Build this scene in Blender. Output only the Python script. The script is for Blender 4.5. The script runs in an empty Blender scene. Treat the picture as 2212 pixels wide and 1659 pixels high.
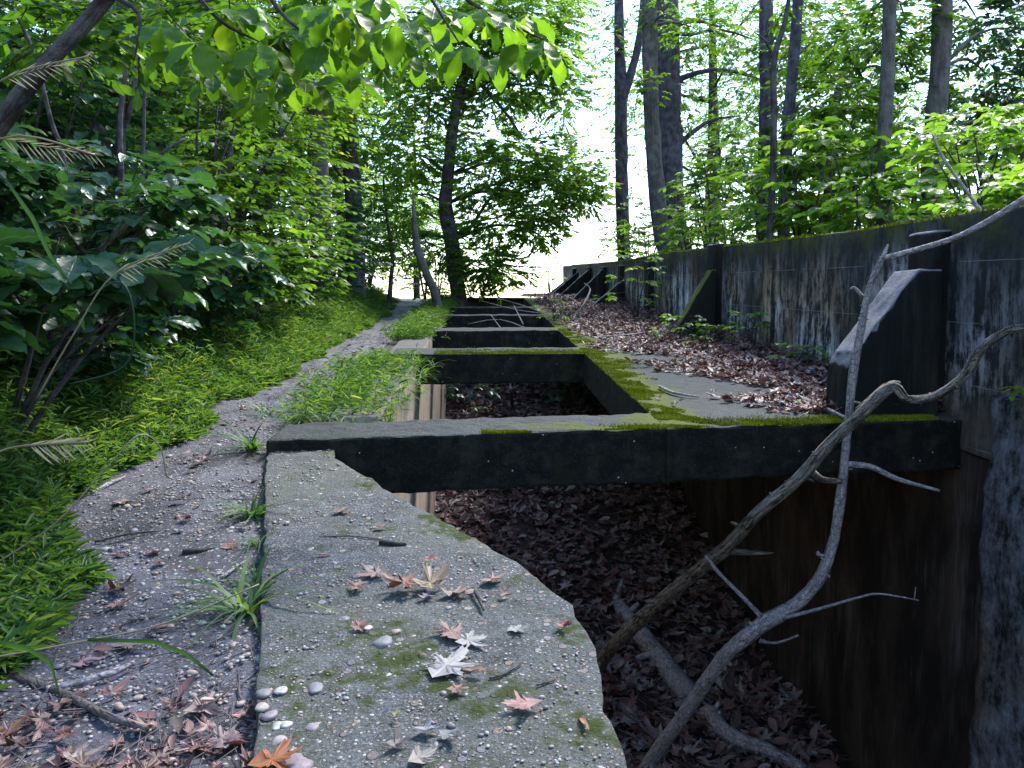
import bpy, bmesh, math, random
import numpy as np
from mathutils import Vector, Matrix, noise
random.seed(7); rng = np.random.default_rng(7)
R = math.radians
sc = bpy.context.scene
# ------------------------------------------------------------------ camera
YAW, PIT, FOC = R(2.2), R(4.32), 1720.0          # FOC in pixels of a 2212 px wide picture
cam = bpy.data.cameras.new('camera'); co = bpy.data.objects.new('camera', cam)
sc.collection.objects.link(co); sc.camera = co
cam.sensor_width = 36; cam.lens = FOC/2212*36; cam.clip_start = 0.05; cam.clip_end = 6000
co.location = (0, 0, 1.0); co.rotation_euler = (R(90)-PIT, 0, -YAW)
# ------------------------------------------------------------------ light
w = bpy.data.worlds.new('World'); sc.world = w; w.use_nodes = True
nt = w.node_tree; bg = nt.nodes['Background']
sky = nt.nodes.new('ShaderNodeTexSky'); sky.sky_type = 'NISHITA'; sky.sun_disc = False
SUN_EL, SUN_AZ = R(50), R(35)                     # azimuth clockwise from +Y
sky.sun_elevation = SUN_EL; sky.sun_rotation = SUN_AZ; sky.dust_density = .4; sky.air_density = 1.5; sky.ozone_density = 3.0
bg.inputs[1].default_value = 0.12; nt.links.new(sky.outputs[0], bg.inputs[0])
sl = bpy.data.lights.new('sun', 'SUN'); sl.energy = 2.3; sl.angle = R(14); sl.color = (1, .97, .94)
so = bpy.data.objects.new('sun', sl); sc.collection.objects.link(so); so.location = (0, 0, 30)
sd = Vector((math.sin(SUN_AZ)*math.cos(SUN_EL), math.cos(SUN_AZ)*math.cos(SUN_EL), math.sin(SUN_EL)))
so.rotation_euler = (-sd).to_track_quat('-Z', 'Y').to_euler()
sc.view_settings.view_transform = 'Standard'; sc.view_settings.look = 'None'
sc.view_settings.exposure = 1.9; sc.view_settings.gamma = 1.0
try:
    sc.cycles.max_bounces = 8; sc.cycles.transmission_bounces = 6; sc.cycles.transparent_max_bounces = 4
    sc.cycles.use_denoising = True
except Exception: pass
# ------------------------------------------------------------------ picking points
S = 0.0814                                        # slope of the whole place along +Y
_F = np.array([math.sin(YAW)*math.cos(PIT), math.cos(YAW)*math.cos(PIT), -math.sin(PIT)])
_Rt = np.array([math.cos(YAW), -math.sin(YAW), 0.0]); _U = np.cross(_Rt, _F)
def ray(px, py): return _F + _Rt*((px-1106)/FOC) - _U*((py-829.5)/FOC)
def G(px, py, c=0.0):                             # where the sight line meets the sloped level c
    d = ray(px, py); t = (c-1.0)/(d[2]-S*d[1]); p = d*t; return Vector((p[0], p[1], p[2]+1))
def PD(px, py, Y):
    d = ray(px, py); p = d*(Y/d[1]); return Vector((p[0], p[1], p[2]+1))
def sn(x, y, s=1.0, seed=0.0):                    # cheap smooth noise for arrays, about -1..1
    x = np.asarray(x)*s+seed; y = np.asarray(y)*s+seed*1.7
    return (np.sin(x*1.3+1.7*np.sin(y*.9+.3))+np.sin(y*1.7+1.3*np.sin(x*1.1+2.1))+np.sin((x+y)*2.3+np.sin(x*3.1-y*1.9)))/3
def crest(y): y = np.asarray(y, float); return S*y - np.where(y > 20, np.minimum(.006*(y-20)**2, .35*(np.maximum(y-20, 0))), 0)
def level(y):                                     # the sloping level of the concrete, falling away past the crest
    y = np.asarray(y, float); z = crest(y); return np.where(y > 60, np.maximum(z, -9.0), z)
WT = ([-10, 4.5, 6.56, 12.8, 18.1, 30, 40], [1.75, 1.31, 1.23, 1.11, .93, .72, .6])
def wtop(y): return S*np.asarray(y, float)+np.interp(y, *WT)
def slab_l(y): return np.interp(y, [-4, 0, 1.67, 4.3, 5], [-.3, -.06-.05, -.49, -1.16, -1.25])
def slab_r(y): return np.interp(y, [-4, 2.1, 2.4, 2.65, 3.27, 3.6, 4.3, 5], [.305, .305, .28, .17, -.19, -.4, -.8, -.9])
def hole_l(y): return np.where(np.asarray(y) < 4.7, (slab_l(y)+slab_r(y))/2, -.95)
def edge_l(y): return np.interp(y, [-4, 0, 2.1, 4.1, 6.7, 10, 14.5, 20, 30], [-1.0, -1.1, -1.35, -2.0, -1.95, -1.95, -1.9, -2.3, -2.6])
FLOOR = -3.2
def fl(y): return np.interp(y, [-4, 8.5, 12, 15, 18, 20.5], [-3.2, -3.2, -2.5, -1.9, -1.3, -1.0])
def gz(x, y):
    x = np.asarray(x, float); y = np.asarray(y, float); b = level(y)
    u = edge_l(np.clip(y, -4, 30))-x
    up = np.maximum(u, 0)
    hill = .16*up + .30*np.maximum(up-1.0, 0) + .12*np.maximum(up-3, 0)
    hill = np.where(hill > 9, 9+.1*(hill-9), hill)*np.clip(1-(y-60)/60, 0, 1)
    hill = np.minimum(hill, 12)+.05*sn(x, y, 2.0)*np.clip(up, 0, 1)*np.clip(4-np.abs(y)/20, 0, 1)
    z = b-.12+hill+.012*sn(x, y, 4.0)
    inh = (x > hole_l(y)) & (x < 3.2) & (y < 20.5)
    z = np.where(inh, b+fl(y)-.06, z)
    zr = np.where(y < 40, wtop(np.clip(y, -10, 40))-.15, level(y)) - np.maximum(x-5, 0)*.10
    zr = np.where(y > 30, np.minimum(zr, level(y)+.5), zr)
    z = np.where(x >= 3.2, np.maximum(zr, -9), z)
    return z
# ------------------------------------------------------------------ object helpers
COL = sc.collection
def mkmesh(name, V, F, uv=None, rnd=None, smooth=True):
    """V (n,3); F list of (m,k) int arrays or list of tuples"""
    me = bpy.data.meshes.new(name); V = np.asarray(V, np.float32)
    if not isinstance(F, list) or (F and not isinstance(F[0], np.ndarray)): 
        lt = np.array([len(f) for f in F], np.int32); li = np.array([i for f in F for i in f], np.int32)
    else:
        lt = np.concatenate([np.full(len(f), f.shape[1], np.int32) for f in F]); li = np.concatenate([f.ravel() for f in F]).astype(np.int32)
    me.vertices.add(len(V)); me.vertices.foreach_set('co', V.ravel())
    me.loops.add(len(li)); me.loops.foreach_set('vertex_index', li)
    me.polygons.add(len(lt)); ls = np.concatenate([[0], np.cumsum(lt)[:-1]]).astype(np.int32)
    me.polygons.foreach_set('loop_start', ls); me.polygons.foreach_set('loop_total', lt)
    if smooth: me.polygons.foreach_set('use_smooth', np.ones(len(lt), bool))
    if uv is not None:
        l = me.uv_layers.new(name='UVMap'); l.data.foreach_set('uv', np.asarray(uv, np.float32)[li].ravel())
    if rnd is not None:
        a = me.attributes.new('rnd', 'FLOAT', 'POINT'); a.data.foreach_set('value', np.asarray(rnd, np.float32))
    me.update(calc_edges=True); me.validate(); return me
def tag(o, label=None, cat=None, group=None, kind=None):
    for k, v in (('label', label), ('category', cat), ('group', group), ('kind', kind)):
        if v: o[k] = v
    return o
def link(name, me, mat, parent=None, base=None):
    """base: world point that becomes the origin (mesh given in world coordinates)"""
    if base is None: base = parent['_b'] if parent is not None and '_b' in parent else (0, 0, 0)
    base = Vector(base)
    if base.length > 0: me.transform(Matrix.Translation(-base))
    if mat and not me.materials: me.materials.append(mat)
    o = bpy.data.objects.new(name, me); COL.objects.link(o)
    if parent is not None: o.parent = parent
    else: o.location = base
    return o
def empty(name, base, label, cat, group=None):
    o = bpy.data.objects.new(name, None); COL.objects.link(o); o.location = base; o.empty_display_size = .1
    o['_b'] = tuple(base); return tag(o, label, cat, group)
def struct(name, me, mat): return tag(link(name, me, mat), kind='structure')
# ------------------------------------------------------------------ materials
class NT:
    def __init__(s, name):
        s.m = bpy.data.materials.new(name); s.m.use_nodes = True; s.t = s.m.node_tree; s.n = s.t.nodes; s.n.clear()
        s.out = s.n.new('ShaderNodeOutputMaterial'); s.b = s.n.new('ShaderNodeBsdfPrincipled'); s.lk(s.b.outputs[0], s.out.inputs[0])
        s.pos = s.n.new('ShaderNodeNewGeometry')
    def lk(s, a, b): s.t.links.new(a, b)
    def val(s, inp, v):
        if isinstance(v, (int, float, tuple)): inp.default_value = v if not (isinstance(v, tuple) and len(v) == 3 and inp.type == 'RGBA') else (*v, 1)
        else: s.lk(v, inp)
    def noise(s, scale, detail=4, vec=None, sc3=None, rough=.55, off=(0, 0, 0)):
        v = vec or s.pos.outputs['Position']
        if sc3 or off != (0, 0, 0):
            mp = s.n.new('ShaderNodeMapping'); s.lk(v, mp.inputs[0]); mp.inputs[3].default_value = sc3 or (1, 1, 1); mp.inputs[1].default_value = off; v = mp.outputs[0]
        t = s.n.new('ShaderNodeTexNoise'); t.inputs['Scale'].default_value = scale; t.inputs['Detail'].default_value = detail; t.inputs['Roughness'].default_value = rough
        s.lk(v, t.inputs[0]); return t.outputs[0]
    def vor(s, scale, feat='F1', out='Distance', vec=None, rand=1.0):
        t = s.n.new('ShaderNodeTexVoronoi'); t.feature = feat; t.inputs['Scale'].default_value = scale; t.inputs['Randomness'].default_value = rand
        s.lk(vec or s.pos.outputs['Position'], t.inputs[0]); return t.outputs[out]
    def ramp(s, f, stops, interp='LINEAR'):
        r = s.n.new('ShaderNodeValToRGB'); r.color_ramp.interpolation = interp; e = r.color_ramp.elements
        while len(e) < len(stops): e.new(.5)
        for i, (p, c) in enumerate(stops):
            e[i].position = p; e[i].color = (c, c, c, 1) if isinstance(c, (int, float)) else (*c, 1)
        s.lk(f, r.inputs[0]); return r.outputs[0]
    def mix(s, f, a, b, mode='MIX'):
        m = s.n.new('ShaderNodeMix'); m.data_type = 'RGBA'; m.blend_type = mode
        s.val(m.inputs[0], f); s.val(m.inputs[6], a); s.val(m.inputs[7], b); return m.outputs[2]
    def math(s, op, a, b=0.0, c=None):
        m = s.n.new('ShaderNodeMath'); m.operation = op; s.val(m.inputs[0], a); s.val(m.inputs[1], b)
        if c is not None: s.val(m.inputs[2], c)
        return m.outputs[0]
    def xyz(s, v):
        x = s.n.new('ShaderNodeSeparateXYZ'); s.lk(v, x.inputs[0]); return x.outputs
    def attr(s, n='rnd'):
        a = s.n.new('ShaderNodeAttribute'); a.attribute_name = n; return a.outputs['Fac']
    def bump(s, h, strength=.5, dist=.01):
        b = s.n.new('ShaderNodeBump'); b.inputs['Strength'].default_value = strength; b.inputs['Distance'].default_value = dist
        s.lk(h, b.inputs['Height']); s.lk(b.outputs[0], s.b.inputs['Normal']); return b
    def fin(s, col, rough=.9, spec=.3):
        s.val(s.b.inputs['Base Color'], col); s.val(s.b.inputs['Roughness'], rough); s.b.inputs['Specular IOR Level'].default_value = spec; return s.m
def concrete(name, kind):
    m = NT(name); P = m.pos.outputs['Position']; N = m.xyz(m.pos.outputs['Normal'])
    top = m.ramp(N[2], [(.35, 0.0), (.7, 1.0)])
    fine = m.noise(90, 6, rough=.7); mid = m.noise(9, 6, rough=.65); big = m.noise(1.6, 5)
    # aggregate showing in the paste
    pid = m.xyz(m.vor(75, out='Color')); pd = m.vor(75)
    peb = m.math('MULTIPLY', m.ramp(pd, [(.28, 1.0), (.36, 0.0)]), m.ramp(pid[0], [(.42, 0.0), (.45, 1.0)]))
    peb = m.math('MULTIPLY', peb, m.ramp(m.noise(3.7, 5, off=(7, 7, 7)), [(.38, .15), (.55, 1.0)]))
    p2 = m.vor(26); p2c = m.xyz(m.vor(26, out='Color')); peb2 = m.math('MULTIPLY', m.ramp(p2, [(.30, 1.0), (.36, 0.0)]), m.ramp(p2c[0], [(.72, 0.0), (.74, 1.0)]))
    pcol = m.ramp(pid[1], [(0, (.40, .36, .31)), (.3, (.34, .22, .15)), (.55, (.16, .16, .19)), (.8, (.46, .44, .43)), (1, (.33, .27, .29))])
    gr = m.mix(m.ramp(mid, [(.35, .0), (.68, 1.0)]), (.032, .036, .041), (.125, .135, .158))
    grit = m.noise(170, 3, rough=.8); gr = m.mix(m.ramp(fine, [(.40, .0), (.56, 1.0)]), m.mix(1.0, gr, (.34, .34, .34), 'MULTIPLY'), gr); gr = m.mix(m.ramp(grit, [(.5, 0.0), (.64, .7)]), gr, (.28, .28, .30))
    streak = m.noise(4.2, 7, sc3=(1.5, 1.5, .13) if kind != 'lower' else (.6, .6, .22), rough=.7); st2 = m.noise(11, 5, sc3=(1.2, 1.2, .1), rough=.7, off=(3, 1, 2))
    hmask = m.noise(1.1, 4, off=(5, 2, 0))
    if kind == 'slab':        # the near wall top
        moss = m.ramp(m.math('ADD', m.noise(3.2, 6, rough=.7), m.math('MULTIPLY', m.noise(24, 4), .35)), [(.72, 0.0), (.82, 1.0)])
        c = m.mix(m.ramp(big, [(.35, .0), (.6, .5)]), gr, (.12, .13, .09)); c = m.mix(m.math('MULTIPLY', peb, .9), c, pcol); c = m.mix(m.math('MULTIPLY', peb2, .8), c, m.ramp(p2c[1], [(0, (.12, .12, .14)), (.4, (.30, .22, .17)), (.7, (.20, .18, .20)), (1, (.36, .34, .33))]))
        c = m.mix(moss, c, (.035, .05, .008))
        side = m.mix(streak, (.03, .03, .03), (.16, .15, .14)); c = m.mix(top, side, c)
        h = m.math('ADD', m.math('MULTIPLY', m.math('ADD', peb, peb2), .7), m.math('ADD', m.math('MULTIPLY', fine, .8), mid))
        m.bump(h, 1.0, .016)
    elif kind == 'frame':     # beams and ledge, black sides, mossy edges
        mo = m.noise(2.3, 6, rough=.7, off=(1, 4, 0))
        # moss runs along the edge of the opening (x about 1.1 to 1.7) and the front edge of the first beam
        xs = m.xyz(P); band = m.math('SUBTRACT', 1.0, m.math('MULTIPLY', m.math('ABSOLUTE', m.math('SUBTRACT', xs[0], 1.22)), 1.7))
        band = m.math('MAXIMUM', band, m.math('SUBTRACT', .72, m.math('ABSOLUTE', m.math('SUBTRACT', xs[1], 4.72))))
        band = m.math('MULTIPLY', m.math('MAXIMUM', band, 0.0), .55)
        moss = m.ramp(m.math('ADD', m.math('ADD', mo, band), m.math('MULTIPLY', m.noise(30, 3), .18)), [(.92, 0.0), (1.0, 1.0)])
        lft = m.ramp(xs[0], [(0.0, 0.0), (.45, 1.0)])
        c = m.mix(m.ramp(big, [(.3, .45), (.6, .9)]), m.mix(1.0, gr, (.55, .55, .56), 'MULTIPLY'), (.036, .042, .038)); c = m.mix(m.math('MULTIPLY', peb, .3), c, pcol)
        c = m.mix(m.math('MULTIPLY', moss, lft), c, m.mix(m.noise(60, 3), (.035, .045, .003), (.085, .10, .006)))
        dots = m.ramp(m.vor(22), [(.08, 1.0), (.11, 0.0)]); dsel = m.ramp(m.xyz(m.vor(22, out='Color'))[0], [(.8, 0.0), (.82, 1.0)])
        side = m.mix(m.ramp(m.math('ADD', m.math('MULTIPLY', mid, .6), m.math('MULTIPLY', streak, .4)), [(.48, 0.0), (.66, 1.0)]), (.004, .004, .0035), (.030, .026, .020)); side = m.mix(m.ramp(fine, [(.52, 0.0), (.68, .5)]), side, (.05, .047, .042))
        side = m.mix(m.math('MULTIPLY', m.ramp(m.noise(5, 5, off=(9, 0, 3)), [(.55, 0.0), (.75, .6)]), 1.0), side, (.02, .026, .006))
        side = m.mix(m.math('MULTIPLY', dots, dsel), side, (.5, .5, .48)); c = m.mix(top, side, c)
        m.bump(m.math('ADD', m.math('MULTIPLY', fine, .6), m.math('ADD', mid, m.math('MULTIPLY', moss, .5))), .8, .014)
    elif kind == 'wall':      # black retaining wall with pale and rusty runs
        xs = m.xyz(P)
        hgt = m.attr('hgt')   # 0 at the foot, 1 at the top
        low = m.ramp(hgt, [(.0, 1.0), (.42, .9), (.68, .5), (.9, .04)])
        mott = m.noise(13, 7, sc3=(1, 1, .45), rough=.75, off=(2, 2, 2)); runs = m.ramp(m.math('ADD', m.math('ADD', m.math('MULTIPLY', streak, .42), m.math('MULTIPLY', mott, .48)), m.math('MULTIPLY', st2, .12)), [(.475, 0.0), (.56, 1.0)])
        patch = m.ramp(m.noise(1.3, 5, off=(2, 7, 1)), [(.38, .12), (.6, 1.0)])
        f = m.math('MULTIPLY', m.math('MULTIPLY', runs, m.math('ADD', low, .08)), m.math('MULTIPLY', patch, m.ramp(m.math('MULTIPLY', xs[1], .1), [(.45, .35), (.56, 1.0)])))
        pale = m.mix(m.ramp(hmask, [(.42, 0.0), (.6, 1.0)]), (.72, .725, .80), (.52, .37, .24))
        c = m.mix(f, m.mix(mid, (.006, .007, .009), (.034, .036, .042)), pale)
        c = m.mix(m.ramp(hgt, [(.0, .75), (.16, .0)]), c, m.mix(mid, (.06, .045, .035), (.14, .115, .09)))
        # thin lime lines where the boards met
        z = m.math('SUBTRACT', xs[2], m.math('MULTIPLY', xs[1], S*.6)); fr = m.math('FRACT', m.math('MULTIPLY', m.math('ADD', z, m.math('MULTIPLY', mid, .012)), 2.6))
        ln = m.ramp(fr, [(.0, 1.0), (.018, 0.0)]); ln = m.math('MULTIPLY', ln, m.ramp(m.noise(1.6, 5, off=(0, 3, 9)), [(.45, 0.0), (.54, .8)]))
        c = m.mix(ln, c, (.5, .5, .52))
        mossm = m.math('MULTIPLY', m.ramp(m.noise(5, 6, rough=.7), [(.42, 0.0), (.6, 1.0)]), m.ramp(hgt, [(.80, 0.0), (1.0, .8)]))
        mossm = m.math('MAXIMUM', mossm, m.math('MULTIPLY', top, m.ramp(m.noise(4, 5), [(.3, 0.0), (.5, 1.0)])))
        c = m.mix(mossm, c, m.mix(m.noise(50, 3), (.03, .04, .004), (.13, .15, .012)))
        m.bump(m.math('ADD', m.math('MULTIPLY', fine, .5), m.math('SUBTRACT', mid, m.math('MULTIPLY', ln, .4))), .8, .015)
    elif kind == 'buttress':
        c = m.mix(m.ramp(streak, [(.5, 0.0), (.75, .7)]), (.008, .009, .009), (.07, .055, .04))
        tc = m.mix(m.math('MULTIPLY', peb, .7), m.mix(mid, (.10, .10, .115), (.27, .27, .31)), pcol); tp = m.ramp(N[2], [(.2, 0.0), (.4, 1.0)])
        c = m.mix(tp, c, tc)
        m.bump(m.math('ADD', fine, m.math('MULTIPLY', mid, 2.0)), .8, .016)
    elif kind == 'lower':     # wall of the pit under the retaining wall
        c = m.mix(m.ramp(streak, [(.42, 0.0), (.7, 1.0)]), (.014, .011, .009), (.080, .058, .044))
        c = m.mix(m.ramp(m.math('ADD', m.math('MULTIPLY', st2, .6), m.math('MULTIPLY', hmask, .4)), [(.55, 0.0), (.66, .5)]), c, (.17, .16, .15))
        m.bump(m.math('ADD', fine, m.math('MULTIPLY', mid, 2.0)), .7, .014)
    elif kind == 'block':     # pale scaled stretch at the right
        f = m.ramp(m.math('ADD', m.math('MULTIPLY', m.noise(6.0, 9, sc3=(1, 1, .8), rough=.8), .8), m.math('MULTIPLY', st2, .25)), [(.44, 0.0), (.64, 1.0)])
        c = m.mix(f, (.018, .018, .021), m.mix(m.ramp(hmask, [(.48, 0.0), (.62, 1.0)]), (.42, .425, .48), (.32, .22, .14)))
        c = m.mix(m.math('MULTIPLY', m.math('MULTIPLY', peb, .5), f), c, pcol)
        m.bump(m.math('ADD', m.math('MULTIPLY', m.noise(30, 7, rough=.75), 1.2), m.math('MULTIPLY', m.noise(6, 8, rough=.75), 3.0)), 1.0, .05)
    else:                     # left side of the pit: tan board marks
        bd = m.math('FRACT', m.math('MULTIPLY', m.xyz(P)[1], 5.2)); bid = m.noise(1.0, 0, sc3=(0, 2.6, 0), vec=None)
        c = m.mix(m.ramp(streak, [(.35, 0.0), (.65, 1.0)]), (.16, .12, .09), (.36, .30, .24))
        c = m.mix(m.ramp(st2, [(.5, 0.0), (.62, .85)]), c, (.17, .17, .18)); c = m.mix(m.ramp(bd, [(.0, 1.0), (.06, 0.0)]), c, (.06, .045, .035))
        c = m.mix(m.ramp(m.noise(3.1, 5, sc3=(1, 2, .15), off=(4, 4, 4)), [(.55, 0.0), (.65, .8)]), c, (.30, .17, .08))
        c = m.mix(top, c, m.mix(mid, (.05, .045, .04), (.16, .15, .14))); m.bump(m.math('ADD', m.math('MULTIPLY', m.ramp(bd, [(.0, 0.0), (.05, 1.0)]), .8), mid), .7, .012)
    return m.fin(c, .88, .25)
def soil(name, a, b, pebbles=False, wet=.75):
    m = NT(name); c = m.mix(m.ramp(m.noise(3.0, 7, rough=.7), [(.35, 0.0), (.65, 1.0)]), a, b)
    fine = m.noise(70, 5, rough=.7); c = m.mix(m.ramp(fine, [(.4, .55), (.6, 0.0)]), c, (.02, .017, .016))
    h = m.math('ADD', m.math('MULTIPLY', m.noise(9, 6, rough=.7), 2.0), fine)
    if pebbles:
        v = m.vor(60); idc = m.xyz(m.vor(60, out='Color')); pk = m.math('MULTIPLY', m.ramp(v, [(.3, 1.0), (.38, 0.0)]), m.ramp(idc[0], [(.5, 0.0), (.52, 1.0)]))
        c = m.mix(m.math('MULTIPLY', pk, .8), c, m.ramp(idc[1], [(0, (.42, .32, .27)), (.5, (.24, .20, .22)), (1, (.5, .48, .5))])); h = m.math('ADD', h, pk)
    m.bump(h, .8, .015); return m.fin(c, wet, .35)
def leafmat(name, stops, trans=.45, vein=True, rough=.42, tcol=None, spec=.4):
    m = NT(name); r = m.attr(); c = m.ramp(r, stops)
    uvn = m.n.new('ShaderNodeUVMap'); uv = m.xyz(uvn.outputs[0])
    if vein:
        ax = m.math('ABSOLUTE', m.math('SUBTRACT', uv[0], .5)); mid = m.ramp(ax, [(.0, 1.0), (.035, 0.0)])
        lat = m.math('FRACT', m.math('MULTIPLY', m.math('SUBTRACT', uv[1], m.math('MULTIPLY', ax, .55)), 9.0)); lv = m.ramp(lat, [(0, 1.0), (.14, 0.0)])
        vv = m.math('MAXIMUM', mid, m.math('MULTIPLY', lv, .5)); c = m.mix(m.math('MULTIPLY', vv, .45), c, m.mix(.5, c, (.25, .32, .12)))
        m.bump(m.math('ADD', vv, m.math('MULTIPLY', m.noise(40, 3), .6)), .35, .004)
    c = m.mix(m.ramp(m.noise(25, 4), [(.35, .35), (.6, 0.0)]), c, m.mix(1.0, c, (.6, .6, .5), 'MULTIPLY'))
    m.fin(c, rough, spec)
    t = m.n.new('ShaderNodeBsdfTranslucent'); tc = m.mix(1.0, c, tcol or (2.3, 2.1, .7), 'MULTIPLY'); m.lk(tc, t.inputs[0])
    mx = m.n.new('ShaderNodeMixShader'); mx.inputs[0].default_value = trans; m.lk(m.b.outputs[0], mx.inputs[1]); m.lk(t.outputs[0], mx.inputs[2]); m.lk(mx.outputs[0], m.out.inputs[0])
    return m.m
def barkmat(name, a, b, st=.14, scale=28, moss=0.0, lo=.38, hi=.62, bs=.012, c3=None):
    m = NT(name); at = m.n.new('ShaderNodeAttribute'); at.attribute_name = 'tc'; v = at.outputs['Vector']
    f = m.noise(scale, 7, vec=v, sc3=(1, 1, st), rough=.72); c = m.mix(m.ramp(f, [(lo, 0.0), (hi, 1.0)]), a, b)
    rid = m.vor(scale*.7, 'DISTANCE_TO_EDGE', 'Distance', vec=(lambda q: (m.lk(v, q.inputs[0]), setattr(q.inputs[3], 'default_value', (1, 1, st*1.4)), q.outputs[0])[-1])(m.n.new('ShaderNodeMapping')))
    rr_ = m.ramp(rid, [(0, 0.0), (.12, 1.0)]); c = m.mix(rr_, m.mix(.5, c, a), c)
    c = m.mix(m.ramp(m.noise(7, 5, vec=v), [(.42, .0), (.62, .6)]), c, c3 or m.mix(.5, b, (.25, .25, .27)))
    c = m.mix(m.ramp(m.noise(120, 3, vec=v), [(.4, .5), (.55, 0.0)]), c, a)
    if moss: c = m.mix(m.ramp(m.noise(3, 5, vec=v), [(.5, 0.0), (.6, moss)]), c, (.05, .065, .02))
    m.bump(m.math('ADD', m.math('ADD', f, m.math('MULTIPLY', rr_, .35)), m.math('MULTIPLY', m.noise(90, 4, vec=v), .3)), 1.0, bs); return m.fin(c, .9, .2)
M = {}
for k in ('slab', 'frame', 'wall', 'buttress', 'lower', 'block', 'boards'): M[k] = concrete('concrete_'+k, k)
M['soil'] = soil('forest_soil', (.035, .024, .018), (.085, .06, .045))
M['path'] = soil('path_mud', (.036, .036, .046), (.145, .144, .178), True, .62)
M['floor'] = soil('pit_soil', (.02, .012, .012), (.05, .03, .03))
M['leaf'] = leafmat('leaf_green', [(0, (.022, .066, .014)), (.45, (.048, .125, .020)), (.85, (.095, .19, .022)), (1, (.17, .22, .02))], .5)
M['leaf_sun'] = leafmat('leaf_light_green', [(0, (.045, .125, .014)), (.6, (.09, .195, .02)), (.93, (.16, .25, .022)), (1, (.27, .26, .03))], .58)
M['leaf_thin'] = leafmat('leaf_backlit_bright', [(0, (.055, .14, .03)), (.5, (.10, .21, .035)), (1, (.18, .28, .035))], .62)  # leaf green with lifted colour, standing in for light through backlit leaves
M['leaf_dark'] = leafmat('leaf_deep_green', [(0, (.014, .055, .028)), (.6, (.028, .095, .042)), (1, (.06, .15, .035))], .32, rough=.36, spec=.6)
M['grass'] = leafmat('grass_blade', [(0, (.018, .055, .020)), (.5, (.05, .13, .036)), (.8, (.11, .20, .05)), (1, (.21, .28, .10))], .4, vein=False, rough=.5)
M['dry'] = leafmat('dry_grass', [(0, (.25, .22, .14)), (1, (.45, .42, .30))], .3, vein=False, tcol=(1.1, 1, .8))
M['dead'] = leafmat('dead_leaf', [(0, (.030, .014, .015)), (.35, (.090, .040, .040)), (.7, (.175, .085, .082)), (.93, (.24, .145, .145)), (1, (.30, .25, .25))], .10, rough=.5, tcol=(1.2, .9, .7))
M['bark'] = barkmat('bark_dark', (.018, .015, .014), (.07, .06, .06))
M['bark_grey'] = barkmat('bark_grey', (.05, .045, .047), (.15, .14, .15), moss=.3)
M['bark_purple'] = barkmat('bark_violet', (.03, .026, .04), (.095, .086, .125))
M['branch'] = barkmat('branch_furrowed', (.018, .015, .013), (.50, .43, .35), .16, 55, lo=.42, hi=.6, bs=.03)
M['branch_smooth'] = barkmat('branch_smooth', (.085, .07, .075), (.58, .52, .54), .5, 45, lo=.35, hi=.62, bs=.012)
M['twig'] = barkmat('twig', (.05, .038, .035), (.20, .16, .15), .4, 60)
m = NT('stone'); r = m.attr(); c = m.ramp(r, [(0, (.28, .19, .13)), (.2, (.38, .32, .26)), (.4, (.11, .11, .13)), (.6, (.40, .39, .38)), (.8, (.21, .165, .19)), (1, (.28, .25, .24))])
c = m.mix(m.ramp(m.noise(60, 5), [(.4, .5), (.6, 0.0)]), c, (.12, .11, .11)); m.bump(m.noise(90, 4), .4, .004); M['stone'] = m.fin(c, .6, .4)
m = NT('moss_tufts'); c = m.ramp(m.attr(), [(0, (.07, .08, .004)), (.5, (.19, .21, .010)), (1, (.34, .36, .025))]); M['moss'] = m.fin(c, .95, .1)
def plain(name, col, rough=.6, tr=.08):
    return leafmat(name, [(0, tuple(v*.8 for v in col)), (1, tuple(min(1, v*1.1) for v in col))], tr, rough=rough, tcol=(1.2, 1, .8))
# ------------------------------------------------------------------ shape builders
def tube(pts, rad, seg=8, nz=.0, sub=3, seed=0):
    """smooth tapered tube through the points -> V, F (quads, caps)"""
    pts = [Vector(p) for p in pts]; n = len(pts); P = []; Q = []
    for i in range(n-1):
        p0 = pts[max(i-1, 0)]; p1 = pts[i]; p2 = pts[i+1]; p3 = pts[min(i+2, n-1)]
        for j in range(sub):
            t = j/sub; P.append(.5*((2*p1)+(p2-p0)*t+(2*p0-5*p1+4*p2-p3)*t*t+(-p0+3*p1-3*p2+p3)*t**3)); Q.append(rad[i]*(1-t)+rad[i+1]*t)
    P.append(pts[-1]); Q.append(rad[-1]); V = []; up = Vector((.13, .31, .94))
    tan = (P[1]-P[0]).normalized(); a = tan.orthogonal().normalized()
    al = seed % 7
    for i, p in enumerate(P):
        if i: al += (p-P[i-1]).length
        tn = (P[min(i+1, len(P)-1)]-P[max(i-1, 0)]).normalized(); a = (a-tn*a.dot(tn)).normalized(); b = tn.cross(a)
        for k in range(seg):
            th = 2*math.pi*k/seg; d = a*math.cos(th)+b*math.sin(th); r = Q[i]
            if nz: r *= 1+nz*noise.noise(Vector((p.x*3+d.x*1.7+seed, p.y*3+d.y*1.7, p.z*3+d.z*1.7)))+nz*.5*noise.noise((p+d*r)*14)
            V.append((*(p+d*r), math.cos(th)*Q[i], math.sin(th)*Q[i], al))
    m_ = len(P); F = []
    for i in range(m_-1):
        for k in range(seg): F.append((i*seg+k, i*seg+(k+1) % seg, (i+1)*seg+(k+1) % seg, (i+1)*seg+k))
    F.append(tuple(range(seg-1, -1, -1))); F.append(tuple((m_-1)*seg+k for k in range(seg)))
    return V, F
def join(parts):
    V = []; F = []
    for v, f in parts:
        o = len(V); V += list(v); F += [tuple(i+o for i in t) for t in f]
    return np.array([tuple(v) for v in V]), F
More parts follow.
